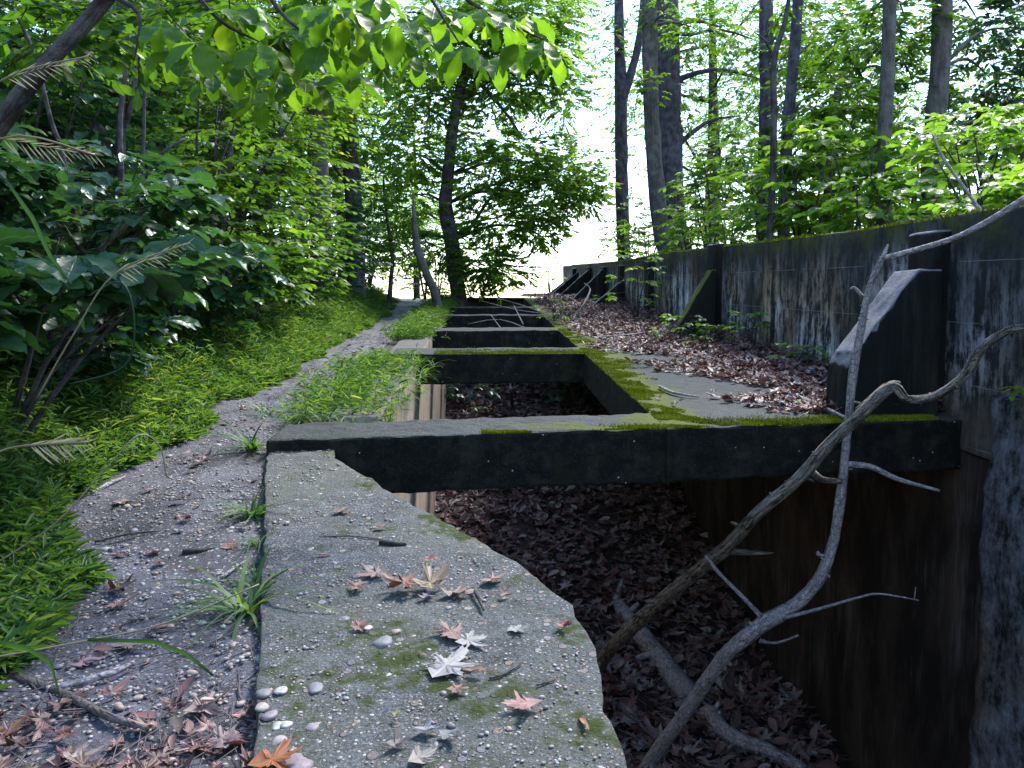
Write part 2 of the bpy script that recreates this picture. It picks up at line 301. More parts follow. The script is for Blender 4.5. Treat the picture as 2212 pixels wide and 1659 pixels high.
def refine(bm, L, it=7):
    bmesh.ops.triangulate(bm, faces=bm.faces[:])
    for _ in range(it):
        e = [e for e in bm.edges if e.calc_length() > L]
        if not e: break
        bmesh.ops.subdivide_edges(bm, edges=e, cuts=1, use_grid_fill=True); bmesh.ops.triangulate(bm, faces=bm.faces[:])
def solid(name, top, bottom, L=.12, bev=.012, rough=.006, big=.0):
    """top and bottom: matching rings of points; a rough cast block"""
    bm = bmesh.new(); t = [bm.verts.new(p) for p in top]; b = [bm.verts.new(p) for p in bottom]; n = len(t)
    bm.faces.new(t); bm.faces.new(b[::-1])
    for i in range(n): bm.faces.new((t[i], b[i], b[(i+1) % n], t[(i+1) % n]))
    bmesh.ops.recalc_face_normals(bm, faces=bm.faces[:])
    if bev: bmesh.ops.bevel(bm, geom=[e for e in bm.edges], offset=bev, segments=2, profile=.5, affect='EDGES')
    refine(bm, L)
    for v in bm.verts:
        p = v.co.copy(); n1 = noise.noise_vector(p*7)*rough+noise.noise_vector(p*19)*rough*.7
        if big: n1 += noise.noise_vector(p*2.3+Vector((3, 1, 5)))*big
        v.co = p+n1
    bmesh.ops.recalc_face_normals(bm, faces=bm.faces[:])
    me = bpy.data.meshes.new(name); bm.to_mesh(me); bm.free()
    for p in me.polygons: p.use_smooth = True
    return me
# leaf templates: x across, y along 0..1, z up.  returns V, faces, uv
def tpl_simple(wd=.5, fold=.12, droop=.12):
    V = np.array([[0, 0, 0], [-wd*.42, .3, fold*.7], [-wd*.42, .68, fold*.5-droop*.4], [0, 1, -droop], [wd*.42, .68, fold*.5-droop*.4], [wd*.42, .3, fold*.7]])
    return V, [np.array([[0, 3, 2, 1], [0, 5, 4, 3]])]
def tpl_detail(wd=.48, n=11, obov=.62, serr=.03, fold=.10, droop=.22, seed=0):
    ys = np.linspace(0, 1, n+1); V = []; rr = np.random.default_rng(seed)
    for i, y in enumerate(ys):
        h = wd*.5*max(0, math.sin(math.pi*y**(math.log(.5)/math.log(obov))))**.8; h = h+(serr*(1 if i % 2 else -1) if 0 < i < n else 0); h = max(h, .004)
        z = -droop*y*y+.015*rr.normal(); V += [[0, y, z], [-h, y+.03, z+fold*h*2.2+.01*rr.normal()], [h, y+.03, z+fold*h*2.2+.01*rr.normal()]]
    F = []
    for i in range(n): a, b = 3*i, 3*i+3; F += [[a, b, b+1, a+1], [a, a+2, b+2, b]]
    return np.array(V), [np.array(F)]
def tpl_maple(seed=0, curl=.25, lobes=5):
    rr = np.random.default_rng(seed); pts = []; n = 24
    out = [(0, 0)]
    cen = {5: [-108, -54, 0, 54, 108], 3: [-62, 0, 62]}[lobes]; ln_ = {5: [.62, .88, 1.05, .86, .6], 3: [.85, 1.05, .8]}[lobes]; hw = 27 if lobes == 5 else 31
    for c_, l_ in zip(cen, ln_):
        l_ *= 1+.12*rr.normal()
        for da, rd in ((-1, .42), (-.62, .60), (-.55, .54), (-.26, .84), (-.16, .76), (0, 1.0), (.16, .78), (.28, .82), (.52, .54), (.62, .58)):
            t = math.radians(c_+da*hw+2*rr.normal()); q_ = rd*l_*(1+.05*rr.normal()) if abs(da) < 1 else .40+.05*rr.normal(); out.append((math.sin(t)*q_*.62, .38+math.cos(t)*q_*.62))
    t = math.radians(cen[-1]+hw); out.append((math.sin(t)*.25, .38+math.cos(t)*.25))
    V = [(0, .38, .02)]
    ph = rr.uniform(0, 6.28, 3)
    for x, y in out:
        r_ = math.hypot(x, y-.38); t = math.atan2(x, y-.38); V.append((x, y, curl*r_*r_*1.4+curl*.5*r_*math.sin(3*t+ph[0])+curl*.35*r_*math.sin(5*t+ph[1])))
    k = len(out); inner = [(v[0]*.5, .38+(v[1]-.38)*.5, v[2]*.35+.02*rr.normal()) for v in V[1:]]; V += inner
    F3 = np.array([[0, 1+k+i, 1+k+(i+1) % k] for i in range(k)]); F4 = np.array([[1+k+i, 1+i, 1+(i+1) % k, 1+k+(i+1) % k] for i in range(k)])
    return np.array(V, float), [F3, F4]
def tpl_blade(wd=.05, bend=.5, n=4):
    V = []
    for i in range(n+1):
        t = i/n; h = wd*.5*(1-t**1.6)*(.6+.4*min(1, t*4)); y = t*(1-.25*bend*t); z = -bend*t*t*.7
        V += [[-h, y, z], [h, y, z+.01]]
    return np.array(V), [np.array([[2*i, 2*i+1, 2*i+3, 2*i+2] for i in range(n)])]
def uvs(T): 
    x = T[:, 0]; return np.stack([.5+x/(2*max(abs(x).max(), 1e-6)), T[:, 1]], 1)
def frames(D, N):
    D = D/np.linalg.norm(D, axis=1, keepdims=True); X = np.cross(D, N); X /= np.linalg.norm(X, axis=1, keepdims=True)+1e-9
    Z = np.cross(X, D); return np.stack([X, D, Z], 2)   # columns
def place(T, FT, P, D, N, sc_, wid=None):
    Rm = frames(D, N); s = np.asarray(sc_)[:, None, None]*T[None]
    if wid is not None: s[:, :, 0] *= wid[:, None]
    V = np.einsum('nij,nkj->nki', Rm, s)+P[:, None, :]; n, k = len(P), len(T)
    F = [(f[None]+(np.arange(n)*k)[:, None, None]).reshape(-1, f.shape[1]) for f in FT]
    return V.reshape(-1, 3), F, np.tile(uvs(T), (n, 1)), k
def scatter(name, tpls, P, D, N, sc_, rnd, wid=None):
    """instances split at random over the templates -> one mesh"""
    which = rng.integers(0, len(tpls), len(P)); Vs = []; Fs = {}; U = []; Rn = []; off = 0
    for i, (T, FT) in enumerate(tpls):
        q = which == i
        if not q.any(): continue
        V, F, uv, k = place(T, FT, P[q], D[q], N[q], sc_[q], None if wid is None else wid[q])
        for f in F: Fs.setdefault(f.shape[1], []).append(f+off)
        Vs.append(V); U.append(uv); Rn.append(np.repeat(rnd[q], k)); off += len(V)
    return mkmesh(name, np.concatenate(Vs), [np.concatenate(v) for v in Fs.values()], np.concatenate(U), np.concatenate(Rn))
def unit(a): return a/(np.linalg.norm(a, axis=-1, keepdims=True)+1e-9)
SIMPLE = [tpl_simple(.5, .12, .15), tpl_simple(.58, .05, .25), tpl_simple(.45, .2, .05)]
DETAIL = [tpl_detail(n=13, serr=.010, seed=i, droop=.12+.12*i, fold=.06+.05*i, wd=.42+.05*i) for i in range(3)]
MEDIUM = [tpl_detail(n=5, serr=.0, seed=i, droop=.15+.1*i, wd=.46) for i in range(2)]
MAPLE = [tpl_maple(i, .12+.12*(i % 4)) for i in range(8)]
BLADE = [tpl_blade(.07, .3+.25*i) for i in range(3)]
def sprays(base, dirs, length, nl, lsize, mode='alt', droop=.25, tilt=.35):
    """twigs carrying leaves. base (m,3), dirs (m,3), length (m,) -> leaf P,D,N,scale arrays and twig segments"""
    m_ = len(base); dirs = unit(dirs); up = np.array([0, 0, 1.0])
    side = unit(np.cross(dirs, up)+1e-4)
    if mode == 'alt':
        t = (np.arange(nl)+.7)/nl; t = t[None, :]+rng.uniform(-.03, .03, (m_, nl)); sg = np.where(np.arange(nl) % 2, 1.0, -1.0)[None, :, None]
        p = base[:, None]+dirs[:, None]*(t*length[:, None])[..., None]; p[..., 2] -= droop*length[:, None]*t*t
        an = rng.uniform(.5, 1.1, (m_, nl))[..., None]; d = dirs[:, None]*np.cos(an)+side[:, None]*sg*np.sin(an)
        d[:, -1] = dirs; s = lsize*rng.uniform(.65, 1.15, (m_, nl))
    else:               # palmate: whorls of leaflets on long stalks
        nw = max(1, nl//6); k = 6; t = (np.arange(nw)+1)/nw; t = np.repeat(t, k)[None, :].repeat(m_, 0)
        off = rng.uniform(-1, 1, (m_, nw, 3))*.5*lsize; off[..., 2] *= .4; off[:, -1] = 0
        p = base[:, None]+dirs[:, None]*(t*length[:, None])[..., None]+np.repeat(off, k, 1); p[..., 2] -= droop*length[:, None]*t*t
        a0 = rng.uniform(-.3, .3, (m_, nw, 1))+np.linspace(-2.0, 2.0, k)[None, None]; an = a0.reshape(m_, nw*k)[..., None]
        d = dirs[:, None]*np.cos(an)+side[:, None]*np.sin(an); szs = np.array([.6, .85, 1, 1, .85, .6]); s = lsize*np.tile(szs, nw)[None]*rng.uniform(.85, 1.15, (m_, nw*k))
    d[..., 2] -= rng.uniform(-.05, .5, d.shape[:2])*.8
    n = np.zeros_like(d)+up; n += rng.normal(0, tilt, n.shape)
    seg = (base, base+dirs*length[:, None]-np.array([0, 0, 1])*(droop*length)[:, None])
    return p.reshape(-1, 3), d.reshape(-1, 3), n.reshape(-1, 3), s.reshape(-1), seg
def thin(A, B, r0, r1):
    """many three-sided twigs at once"""
    d = unit(B-A); u = unit(np.cross(d, np.array([.3, .2, .9]))); v = np.cross(d, u); V = []
    for P, r in ((A, r0), (B, r1)):
        for k in range(3): V.append(P+(u*math.cos(k*2.094)+v*math.sin(k*2.094))*np.reshape(r, (-1, 1)))
    V = np.stack(V, 1).reshape(-1, 3); n = len(A); f = np.array([[0, 1, 4, 3], [1, 2, 5, 4], [2, 0, 3, 5]]); F = (f[None]+(np.arange(n)*6)[:, None, None]).reshape(-1, 4)
    return V, F
def crown_mesh(name, clumps, lsize, per, mode='alt', tpls=SIMPLE, tilt=.4, bias=.5, bright=None):
    """clumps: (centre, (rx,ry,rz), number of twigs)"""
    B = []; Dr = []; Ln = []; RB = []
    for c, r, n in clumps:
        n = int(n); c = np.array(c); r = np.array(r); q = unit(rng.normal(size=(n, 3)))*rng.uniform(.15, 1, (n, 1))**.45
        q += .25*sn(q[:, :1]*4, q[:, 1:2]*4+q[:, 2:]*3, 1, c[0])
        B.append(c+q*r); dd = q.copy(); dd[:, 2] = dd[:, 2]*.4; dd += rng.normal(0, .35, dd.shape)*np.array([1, 1, .4]); Dr.append(dd); Ln.append(np.full(n, 1.0)*max(lsize*1.5, min(r)*.55)*rng.uniform(.6, 1.2, n))
        RB.append(rng.normal(0, .10)+np.zeros(n)+rng.normal(0, .09, n))
    B = np.concatenate(B); Dr = np.concatenate(Dr); Ln = np.concatenate(Ln); RB = np.concatenate(RB)
    p, d, n, s, seg = sprays(B, Dr, Ln, per, lsize, mode, .2, tilt); k = len(p)//len(B)
    rnd = np.clip(bias+np.repeat(RB, k)+rng.normal(0, .13, len(p)), 0, 1)
    return scatter(name, tpls, p, d, n, s, rnd), thin(seg[0]-unit(Dr)*.05, seg[1], np.full(len(B), max(lsize*.045, .0025)), np.full(len(B), .001))
def tubes_plus(name, lst, tw=None):
    V, F = join(lst)
    if tw is not None:
        V2, F2 = tw; F = list(F)+[tuple(int(i)+len(V) for i in f) for f in F2]; V = np.concatenate([V, np.concatenate([V2, V2*.3], 1)])
    me = mkmesh(name, V[:, :3], F)
    if len(me.vertices) == len(V): a = me.attributes.new('tc', 'FLOAT_VECTOR', 'POINT'); a.data.foreach_set('vector', np.ascontiguousarray(V[:, 3:], dtype=np.float32).ravel())
    return me
def ground_z(x, y): return float(gz(np.array([x]), np.array([y]))[0])
# ------------------------------------------------------------------ the setting
def grid_lines(a, b, step): return np.arange(a, b+1e-6, step)
ys = np.concatenate([grid_lines(-400, -20, 40), grid_lines(-18, -5, 1.5), grid_lines(-4, 31, .2), grid_lines(32, 60, 1.5), grid_lines(66, 120, 6), grid_lines(150, 600, 50), grid_lines(800, 3000, 400)])
u_l = np.concatenate([-np.array([2500, 1500, 800, 400, 200, 120, 80, 60.]), -grid_lines(2, 45, 2.0)[::-1], -grid_lines(0, 1.9, .12)[::-1]])  # left of the hole, 0 = hole edge
vsX = []; XX = []
ncol = None
for y in ys:
    h = float(hole_l(y)); y_in = -4.2 < y < 30
    row = np.concatenate([h-.03+u_l*np.where(u_l > -3, 1, 1), [h], np.linspace(h+.04, 3.18, 10), [3.21], 3.3+np.array([0, .5, 1, 2, 3, 5, 8, 12, 18, 30, 60, 120, 300, 800, 2500.])])
    XX.append(row)
XX = np.array(XX); YY = np.repeat(ys[:, None], XX.shape[1], 1); ZZ = gz(XX, YY)
far = (np.abs(XX) > 60) | (YY > 70) | (YY < -30); ZZ = np.where(far & (XX > 0), np.minimum(ZZ, 0)-1.5, ZZ)
nr, nc = XX.shape; idx = np.arange(nr*nc).reshape(nr, nc)
Fq = np.stack([idx[:-1, :-1], idx[:-1, 1:], idx[1:, 1:], idx[1:, :-1]], 2).reshape(-1, 4)
struct('ground', mkmesh('ground', np.stack([XX, YY, ZZ], 2).reshape(-1, 3), [Fq]), M['soil'])
def sheet(name, xl, xr, y0, y1, ny, nx, zf, mat):
    yy = np.linspace(y0, y1, ny); A = np.array([np.linspace(float(xl(y)), float(xr(y)), nx) for y in yy]); B = np.repeat(yy[:, None], nx, 1)
    i = np.arange(ny*nx).reshape(ny, nx); F = np.stack([i[:-1, :-1], i[:-1, 1:], i[1:, 1:], i[1:, :-1]], 2).reshape(-1, 4)
    return struct(name, mkmesh(name, np.stack([A, B, zf(A, B)], 2).reshape(-1, 3), [F]), mat)
def path_r(y): return np.interp(y, [-4, 0, 1.67, 4.3, 5, 7, 12, 20, 26], [-.2, .0, -.44, -1.12, -1.25, -1.25, -1.2, -1.3, -1.4])
sheet('path', lambda y: edge_l(y)-.12, path_r, -3.5, 25, 220, 40, lambda a, b: gz(a, b)+.012+.012*sn(a, b, 6)+.008*sn(a, b, 17, 3), M['path'])
sheet('pit_floor', lambda y: hole_l(y)+.03, lambda y: 3.15, -3.9, 20.4, 90, 20, lambda a, b: level(b)+fl(b)+.06*sn(a, b, 1.7), M['floor'])
# ------------------------------------------------------------------ concrete
def Lz(x, y, c=0.0): return Vector((x, y, float(level(y))+c))
# near wall whose broad top fills the foreground
yl = [-3.8, -2, 0]+[1+.07*i for i in range(53)]+[4.72]; _rj = random.Random(3)
ring = [(float(slab_r(y))+(_rj.uniform(-.006, .005)+.022*noise.noise(Vector((y*3, 1, 2))) if y > .5 else 0), y+(_rj.uniform(-.012, .012) if .5 < y < 4.6 else 0)) for y in yl]+[(float(slab_l(y))+(.008*noise.noise(Vector((y*6, 5, 2)))), y) for y in yl[::-1]]
ring = ring[::-1]
lw = link('low_wall', solid('low_wall', [Lz(x, y, -.064) for x, y in ring], [Lz(x, y, -3.4) for x, y in ring], .07, .008, .009, .006), M['slab'], base=Lz(.1, 2, -3.2))
tag(lw, 'broad grey concrete wall top in the foreground, pebbly and speckled with dead leaves', 'wall')
pw = link('pit_wall', solid('pit_wall', [Lz(x, y, -.05) for x, y in ((-.68, 5.3), (-.68, 20.6), (-1.05, 20.6), (-1.05, 5.3))], [Lz(x, y, -3.4) for x, y in ((-.68, 5.3), (-.68, 20.6), (-1.05, 20.6), (-1.05, 5.3))], .25, .012, .008), M['boards'], base=Lz(-.85, 5.3, -3.2))
tag(pw, 'tan board-marked concrete wall lining the left side of the pit', 'wall')
fr = empty('concrete_frame', Lz(1.1, 4.8, -.33), 'black-sided concrete ledge and crossbeams spanning the leaf-filled pit, edges mossy', 'concrete frame')
def box4(a, b, c, d, t): return [a, b, c, d], [p-Vector((0, 0, t)) for p in (a, b, c, d)]
# first beam: front edge read from (570,950) and (1860,910)
flp_, frr = G(575, 951), G(1860, 911); dv = (frr-flp_)/(frr.x-flp_.x); f1 = flp_+dv*(3.06-flp_.x); dy = Vector((0, .50, .50*S))
t_, b_ = box4(flp_+Vector((0, 0, -.003)), f1+Vector((0, 0, -.003)), f1+dy, flp_+dy*.9, .33)
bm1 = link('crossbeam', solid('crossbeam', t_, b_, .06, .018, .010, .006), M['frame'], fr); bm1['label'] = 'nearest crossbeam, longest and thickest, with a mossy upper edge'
lx = 1.10
le = [Vector((lx, flp_.y+.25, 0)), Vector((3.06, f1.y+.3, 0)), Vector((3.06, 20, 0)), Vector((3.06, 29, 0)), Vector((-.6, 29, 0)), Vector((-.6, 20.6, 0)), Vector((lx-.02, 20.6, 0))]
led_t = [Lz(p.x, p.y, .0) for p in le]; led_b = [p-Vector((0, 0, .325)) for p in led_t]
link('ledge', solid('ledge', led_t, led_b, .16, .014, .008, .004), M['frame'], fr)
beams = [(762, 1240, .55, 'second crossbeam, front edge fringed with hanging grass'), (713, 1195, .5, None), (681, 1156, .4, None), (664, 1140, .4, None)]
beam_y = []
for py, px, dep, lab in beams:
    p = G(px, py); q = p.copy(); yl_ = p.y-.10; beam_y.append(p.y)
    a = Lz(-.95, yl_, -.003); b = Lz(lx+.12, p.y+.02, -.003); c = Lz(lx+.12, p.y+dep, -.003); d = Lz(-.95, yl_+dep, -.003)
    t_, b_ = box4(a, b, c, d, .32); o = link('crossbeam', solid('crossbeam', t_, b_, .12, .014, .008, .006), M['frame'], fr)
    if lab: o['label'] = lab
# retaining wall
WX = 3.05
rw = empty('retaining_wall', Lz(WX+.15, 12, 0), 'long black-stained concrete retaining wall with mossy top, along the right', 'wall')
def wall_strip(name, x0, x1, y0, y1, zb, zt, mat, rough=.008, big=.008, L=.13):
    n = max(2, int((y1-y0)/1.5)); yy = [y0+(y1-y0)*i/n for i in range(n+1)]
    me = None; bm = bmesh.new(); cols = []
    for y in yy: cols.append([bm.verts.new((x, y, z)) for x, z in ((x0, zb(y)), (x0, zt(y)), (x1, zt(y)), (x1, zb(y)))])
    for i in range(n):
        a, b = cols[i], cols[i+1]
        for k in range(4): bm.faces.new((a[k], a[(k+1) % 4], b[(k+1) % 4], b[k]))
    bm.faces.new(cols[0][::-1]); bm.faces.new(cols[-1]); bmesh.ops.recalc_face_normals(bm, faces=bm.faces[:])
    long_e = [e for e in bm.edges if abs((e.verts[0].co-e.verts[1].co).normalized().y) > .9]
    bmesh.ops.bevel(bm, geom=long_e, offset=.02, segments=2, profile=.5, affect='EDGES')
    refine(bm, L)
    for v in bm.verts: v.co += noise.noise_vector(v.co*6)*rough+noise.noise_vector(v.co*1.7)*big
    me = bpy.data.meshes.new(name); bm.to_mesh(me)
    a = me.attributes.new('hgt', 'FLOAT', 'POINT')
    a.data.foreach_set('value', [max(0, min(1, (v.co.z-float(level(v.co.y)))/max(.1, float(zt(v.co.y))-float(level(v.co.y))))) for v in bm.verts]); bm.free()
    for p in me.polygons: p.use_smooth = True
    return me
zt = lambda y: float(wtop(y)); zl = lambda y: float(level(y))
seams = [-3.5, 5.28, 10.25, 14.2, 17.1, 19.6, 22.3, 25.8, 30.0]
for i in range(len(seams)-1):
    link('wall_panel', wall_strip('wall_panel', WX+.012*(i % 2), WX+.32, seams[i]+.012, seams[i+1]-.012, lambda y: zl(y)-.2, zt, M['wall'], L=.12 if i < 2 else .22), M['wall'], rw)
for i, y in enumerate(seams[1:-1]):
    link('pilaster', wall_strip('pilaster', WX-.10, WX+.25, y-.16, y+.16, lambda y: zl(y)-.2, lambda y: zt(y)-.10+(.13 if i == 1 else 0), M['wall'], L=.15), M['buttress'], rw)
link('lower_wall', wall_strip('lower_wall', WX+.02, WX+.4, 4.52, 20.6, lambda y: zl(y)-3.5, lambda y: zl(y)-.2, M['lower'], .012, .02, .16), M['lower'], rw)
link('scaled_wall_end', wall_strip('scaled_wall_end', WX-.10, WX+.30, -3.5, 4.50, lambda y: zl(y)-3.5, lambda y: zl(y)+.235, M['block'], .028, .035, .075), M['block'], rw)
def buttress(y, foot, h, thick, flat, toe, mat, lab=None, rot=0):
    y0, y1 = y-thick/2, y+thick/2; z = float(level(y))
    prof = [(WX-.09, -.1), (WX-.09, h), (WX-.09-flat, h), (foot+.04, toe), (foot, toe*.75), (foot-.02, -.1)]
    o = link('buttress', solid('buttress', [Vector((x, y0, z+q)) for x, q in prof], [Vector((x, y1, z+q)) for x, q in prof], .08, .014, .011, .008), mat, rw)
    if lab: o['label'] = lab
buttress(5.18, 2.36, .93, .30, .16, .40, M['buttress'], 'nearest buttress, pale sloping top above a black side')
m = NT('mossy_buttress'); N_ = m.xyz(m.pos.outputs['Normal']); c = m.mix(m.ramp(N_[2], [(.2, 0.0), (.45, 1.0)]), (.012, .011, .009), m.mix(m.noise(30, 4), (.03, .04, .006), (.12, .13, .02))); m.bump(m.noise(40, 4), .7, .015); M['mb'] = m.fin(c, .95)
buttress(10.1, 2.42, .86, .24, .06, .10, M['mb'], 'mossy yellow-green buttress')
for y, f, h in ((16.9, 2.35, .50), (19.4, 2.2, .74), (21.9, 2.15, .72), (24.3, 2.1, .70), (25.9, 2.1, .66)): buttress(y, f, h, .2, .04, .05, M['buttress'])
# ------------------------------------------------------------------ loose cover (nobody could count it)
OVAL = [tpl_detail(wd=.45, n=5, serr=0, fold=.35-.2*i, droop=-.3+.3*i, seed=i) for i in range(3)]
LIT = MAPLE+OVAL
def litter(name, X, Y, Z, size, flat=.35, mat='dead', tpls=LIT, rb=.5, rs=.24, lift=.02):
    n = len(X); a = rng.uniform(0, 6.283, n); D = np.stack([np.cos(a), np.sin(a), S*np.sin(a)+rng.normal(0, flat*.6, n)], 1)
    N = np.zeros((n, 3)); N[:, 2] = 1; N += rng.normal(0, flat, (n, 3)); P = np.stack([X, Y, Z+rng.uniform(0, lift, n)+.012], 1)
    me = scatter(name, tpls, P, D, N, size*rng.uniform(.55, 1.25, n), np.clip(rng.normal(rb, rs, n), 0, 1)); return me
def rnd_band(n, y0, y1, pw=1.6):                 # more of them near the camera
    return y0+(y1-y0)*rng.uniform(0, 1, n)**pw
n = 15000; y = rnd_band(n, 1.8, 20, 1.35); x = hole_l(y)+.25+rng.uniform(0, 1, n)*(3.0-hole_l(y)-.25)
o = link('leaf_litter', litter('leaf_litter', x, y, level(y)+fl(y)+.06*sn(x, y, 1.7), .16, .42, lift=.08, rb=.80), M['dead']); tag(o, kind='stuff', label='brown dead leaves covering the pit floor', cat='leaf litter')
n = 15000; y = rnd_band(n, 5.1, 27, 1.5); q = rng.uniform(0, 1, n)**.68; x = 1.15+q*1.88
keep = (sn(x, y, 2.2) + (x-1.9)*1.6+.15*rng.normal(size=n) > -.3+np.where(y < 7, .35, 0)-np.where(y > 8.5, .9, 0)); x, y = x[keep], y[keep]
o = link('leaf_litter', litter('leaf_litter', x, y, level(y)+.10*np.clip((x-2.3)/.7, 0, 1)*rng.uniform(0, 1, len(x)), .095, .35, rb=.62, lift=.02), M['dead']); tag(o, kind='stuff', label='dead leaves drifted along the foot of the black wall', cat='leaf litter')
n = 15000; y = rnd_band(n, .8, 22, 1.2); x = edge_l(y)-.15-rng.uniform(0, 1, n)**1.3*6
o = link('leaf_litter', litter('leaf_litter', x, y, gz(x, y), .11, .45, lift=.04, rb=.32), M['dead']); tag(o, kind='stuff', label='dark leaf litter on the wooded bank', cat='leaf litter')
# path: dense scraps by the camera, sparse further on
n = 520; y = 1.3+rng.uniform(0, 1, n)**1.5*.66; x = edge_l(y)-.4+rng.uniform(0, 1, n)*(path_r(y)-edge_l(y)+.4)
x2 = []; n2 = 180; y2 = rng.uniform(2, 12, n2); x2 = edge_l(y2)+rng.uniform(0, 1, n2)**.6*(path_r(y2)-edge_l(y2)); k3 = rng.uniform(0, 1, n2) < .8
X_ = np.concatenate([x, x2[k3]]); Y_ = np.concatenate([y, y2[k3]]); 
o = link('leaf_litter', litter('leaf_litter', X_, Y_, gz(X_, Y_)+.010, .066, .26, rb=.50, lift=.008), M['dead']); tag(o, kind='stuff', label='torn pinkish dead leaves trodden into the path', cat='leaf litter')
# twigs and needles scattered
def twig_stuff(name, X, Y, Z, L, r, label):
    n = len(X); a = rng.uniform(0, 6.28, n); l = L*rng.uniform(.3, 1.2, n); A = np.stack([X, Y, Z+.012], 1); B = A+np.stack([np.cos(a)*l, np.sin(a)*l, S*np.sin(a)*l+rng.uniform(0, .012, n)], 1)
    V, F = thin(A, B, r*rng.uniform(.5, 1.3, n), r*.5*np.ones(n)); o = link(name, mkmesh(name, V, [F]), M['twig']); tag(o, kind='stuff', label=label, cat='twigs')
n = 800; y = np.concatenate([1.4+rng.uniform(0, 1, 450)*1.1, rng.uniform(2.4, 12, 350)]); x = edge_l(y)-.2+rng.uniform(0, 1, n)*(path_r(y)-edge_l(y)+.2)
twig_stuff('twig_litter', x, y, gz(x, y)+.01, .14, .0022, 'thin broken twigs littering the path')
y = rnd_band(700, 5.1, 22, 1.2); x = 1.3+rng.uniform(0, 1, 700)**.6*1.7; twig_stuff('twig_litter', x, y, level(y)+.02, .14, .002, 'thin broken twigs on the ledge')
y = rnd_band(500, 4, 18, 1.3); x = -.5+rng.uniform(0, 1, 500)*3.3; twig_stuff('twig_litter', x, y, level(y)+fl(y)+.07, .5, .007, 'thin sticks strewn over the pit floor')
# pebbles
def ico():
    bm = bmesh.new(); bmesh.ops.create_icosphere(bm, subdivisions=2, radius=.5); V = np.array([tuple(v.co) for v in bm.verts]); F = np.array([[v.index for v in f.verts] for f in bm.faces]); bm.free()
    out = []
    for i in range(4): r_ = np.random.default_rng(i); W = V*(1+.10*np.sin(V*(5+i)+i).sum(1, keepdims=True)*.5)*np.array([1, r_.uniform(.65, .9), r_.uniform(.4, .6)]); out.append((W, [F]))
    return out
ICO = ico()
def pebbles(name, X, Y, Z, size, label, rb=None):
    n = len(X); a = rng.uniform(0, 6.28, n); D = np.stack([np.cos(a), np.sin(a), S*np.sin(a)], 1); N = np.zeros((n, 3)); N[:, 2] = 1; N += rng.normal(0, .12, (n, 3))
    o = link(name, scatter(name, ICO, np.stack([X, Y, Z], 1), D, N, size, rng.uniform(0, 1, n)), M['stone']); tag(o, kind='stuff', label=label, cat='gravel')
n = 6500; y = 1.4+rng.uniform(0, 1, n)**1.5*5; x = edge_l(y)+rng.uniform(0, 1, n)**.8*(path_r(y)-edge_l(y)); k = sn(x, y, 2.5, 4)+rng.normal(0, .3, n) > -.2; x, y = x[k], y[k]
pebbles('path_pebbles', x, y, gz(x, y)+.014+.012*sn(x, y, 6)+.008*sn(x, y, 17, 3), rng.lognormal(math.log(.011), .42, len(x)), 'small tan and white pebbles pressed into the path')
n = 3600; y = 1.4+rng.uniform(0, 1, n)**1.3*3.2; q = rng.uniform(0, 1, n)**1.2; x = slab_l(y)+.02+q*(slab_r(y)-slab_l(y)-.04)
pebbles('wall_pebbles', x, y, level(y)-.064+.000, rng.lognormal(math.log(.0065), .5, n), 'fine pebbles standing out of the concrete wall top')
# bigger stones in the near left corner of the wall top: each its own
def stone(px, py, s, col, label, c=-.055):
    p = G(px, py, c); T, F = ICO[random.randrange(4)]; T = T*np.array([1, 1, .62])+.035*np.sin(T[:, [1, 2, 0]]*9+px); p.z -= s*.17; a = random.uniform(-.5, .5); me = scatter('pebble', [(T, F)], np.array([[p.x, p.y, p.z]]), np.array([[math.cos(a), math.sin(a), .02]]), np.array([[0, 0, 1.]]), np.array([s]), np.array([col]))
    tag(link('pebble', me, M['stone'], base=p), label, 'pebble', 'larger pebbles in the near wall top')
for a in [(672, 1562, .052, .8, 'round purplish pebble near the bottom left of the wall top'), (682, 1478, .062, .42, 'grey lumpy stone set in moss on the wall top'), (567, 1490, .05, .42, 'smooth dark grey pebble at the left edge of the wall top'),
          (607, 1486, .042, .62, 'whitish angular pebble beside the smooth dark grey one'), (565, 1522, .042, .22, 'cream pebble below the smooth dark grey one'), (583, 1540, .046, .8, 'long mauve pebble below the cream one'),
          (600, 1562, .04, .6, 'white pebble left of the round purplish one'), (618, 1560, .034, .6, 'small white pebble nestled against another white one'), (604, 1590, .05, .98, 'pale rounded pebble just above the orange leaf'),
          (640, 1640, .085, .8, 'long reddish stone lying half under the orange leaf'), (795, 1222, .05, .41, 'smooth blue-grey pebble left of the curled brown leaves'), (795, 1352, .035, .62, 'white pebble in a group of three mid wall top'),
          (855, 1360, .036, .05, 'tan pointed pebble in a group of three mid wall top'), (828, 1380, .075, .43, 'long dark grey pebble in a group of three mid wall top'), (742, 1332, .05, .42, 'flat grey pebble left of the small pink leaf'),
          (990, 1368, .026, .1, 'small orange-tan pebble by the lacy tan leaf'), (968, 1310, .026, .98, 'small round pebble above the lacy tan leaf')]: stone(*a)
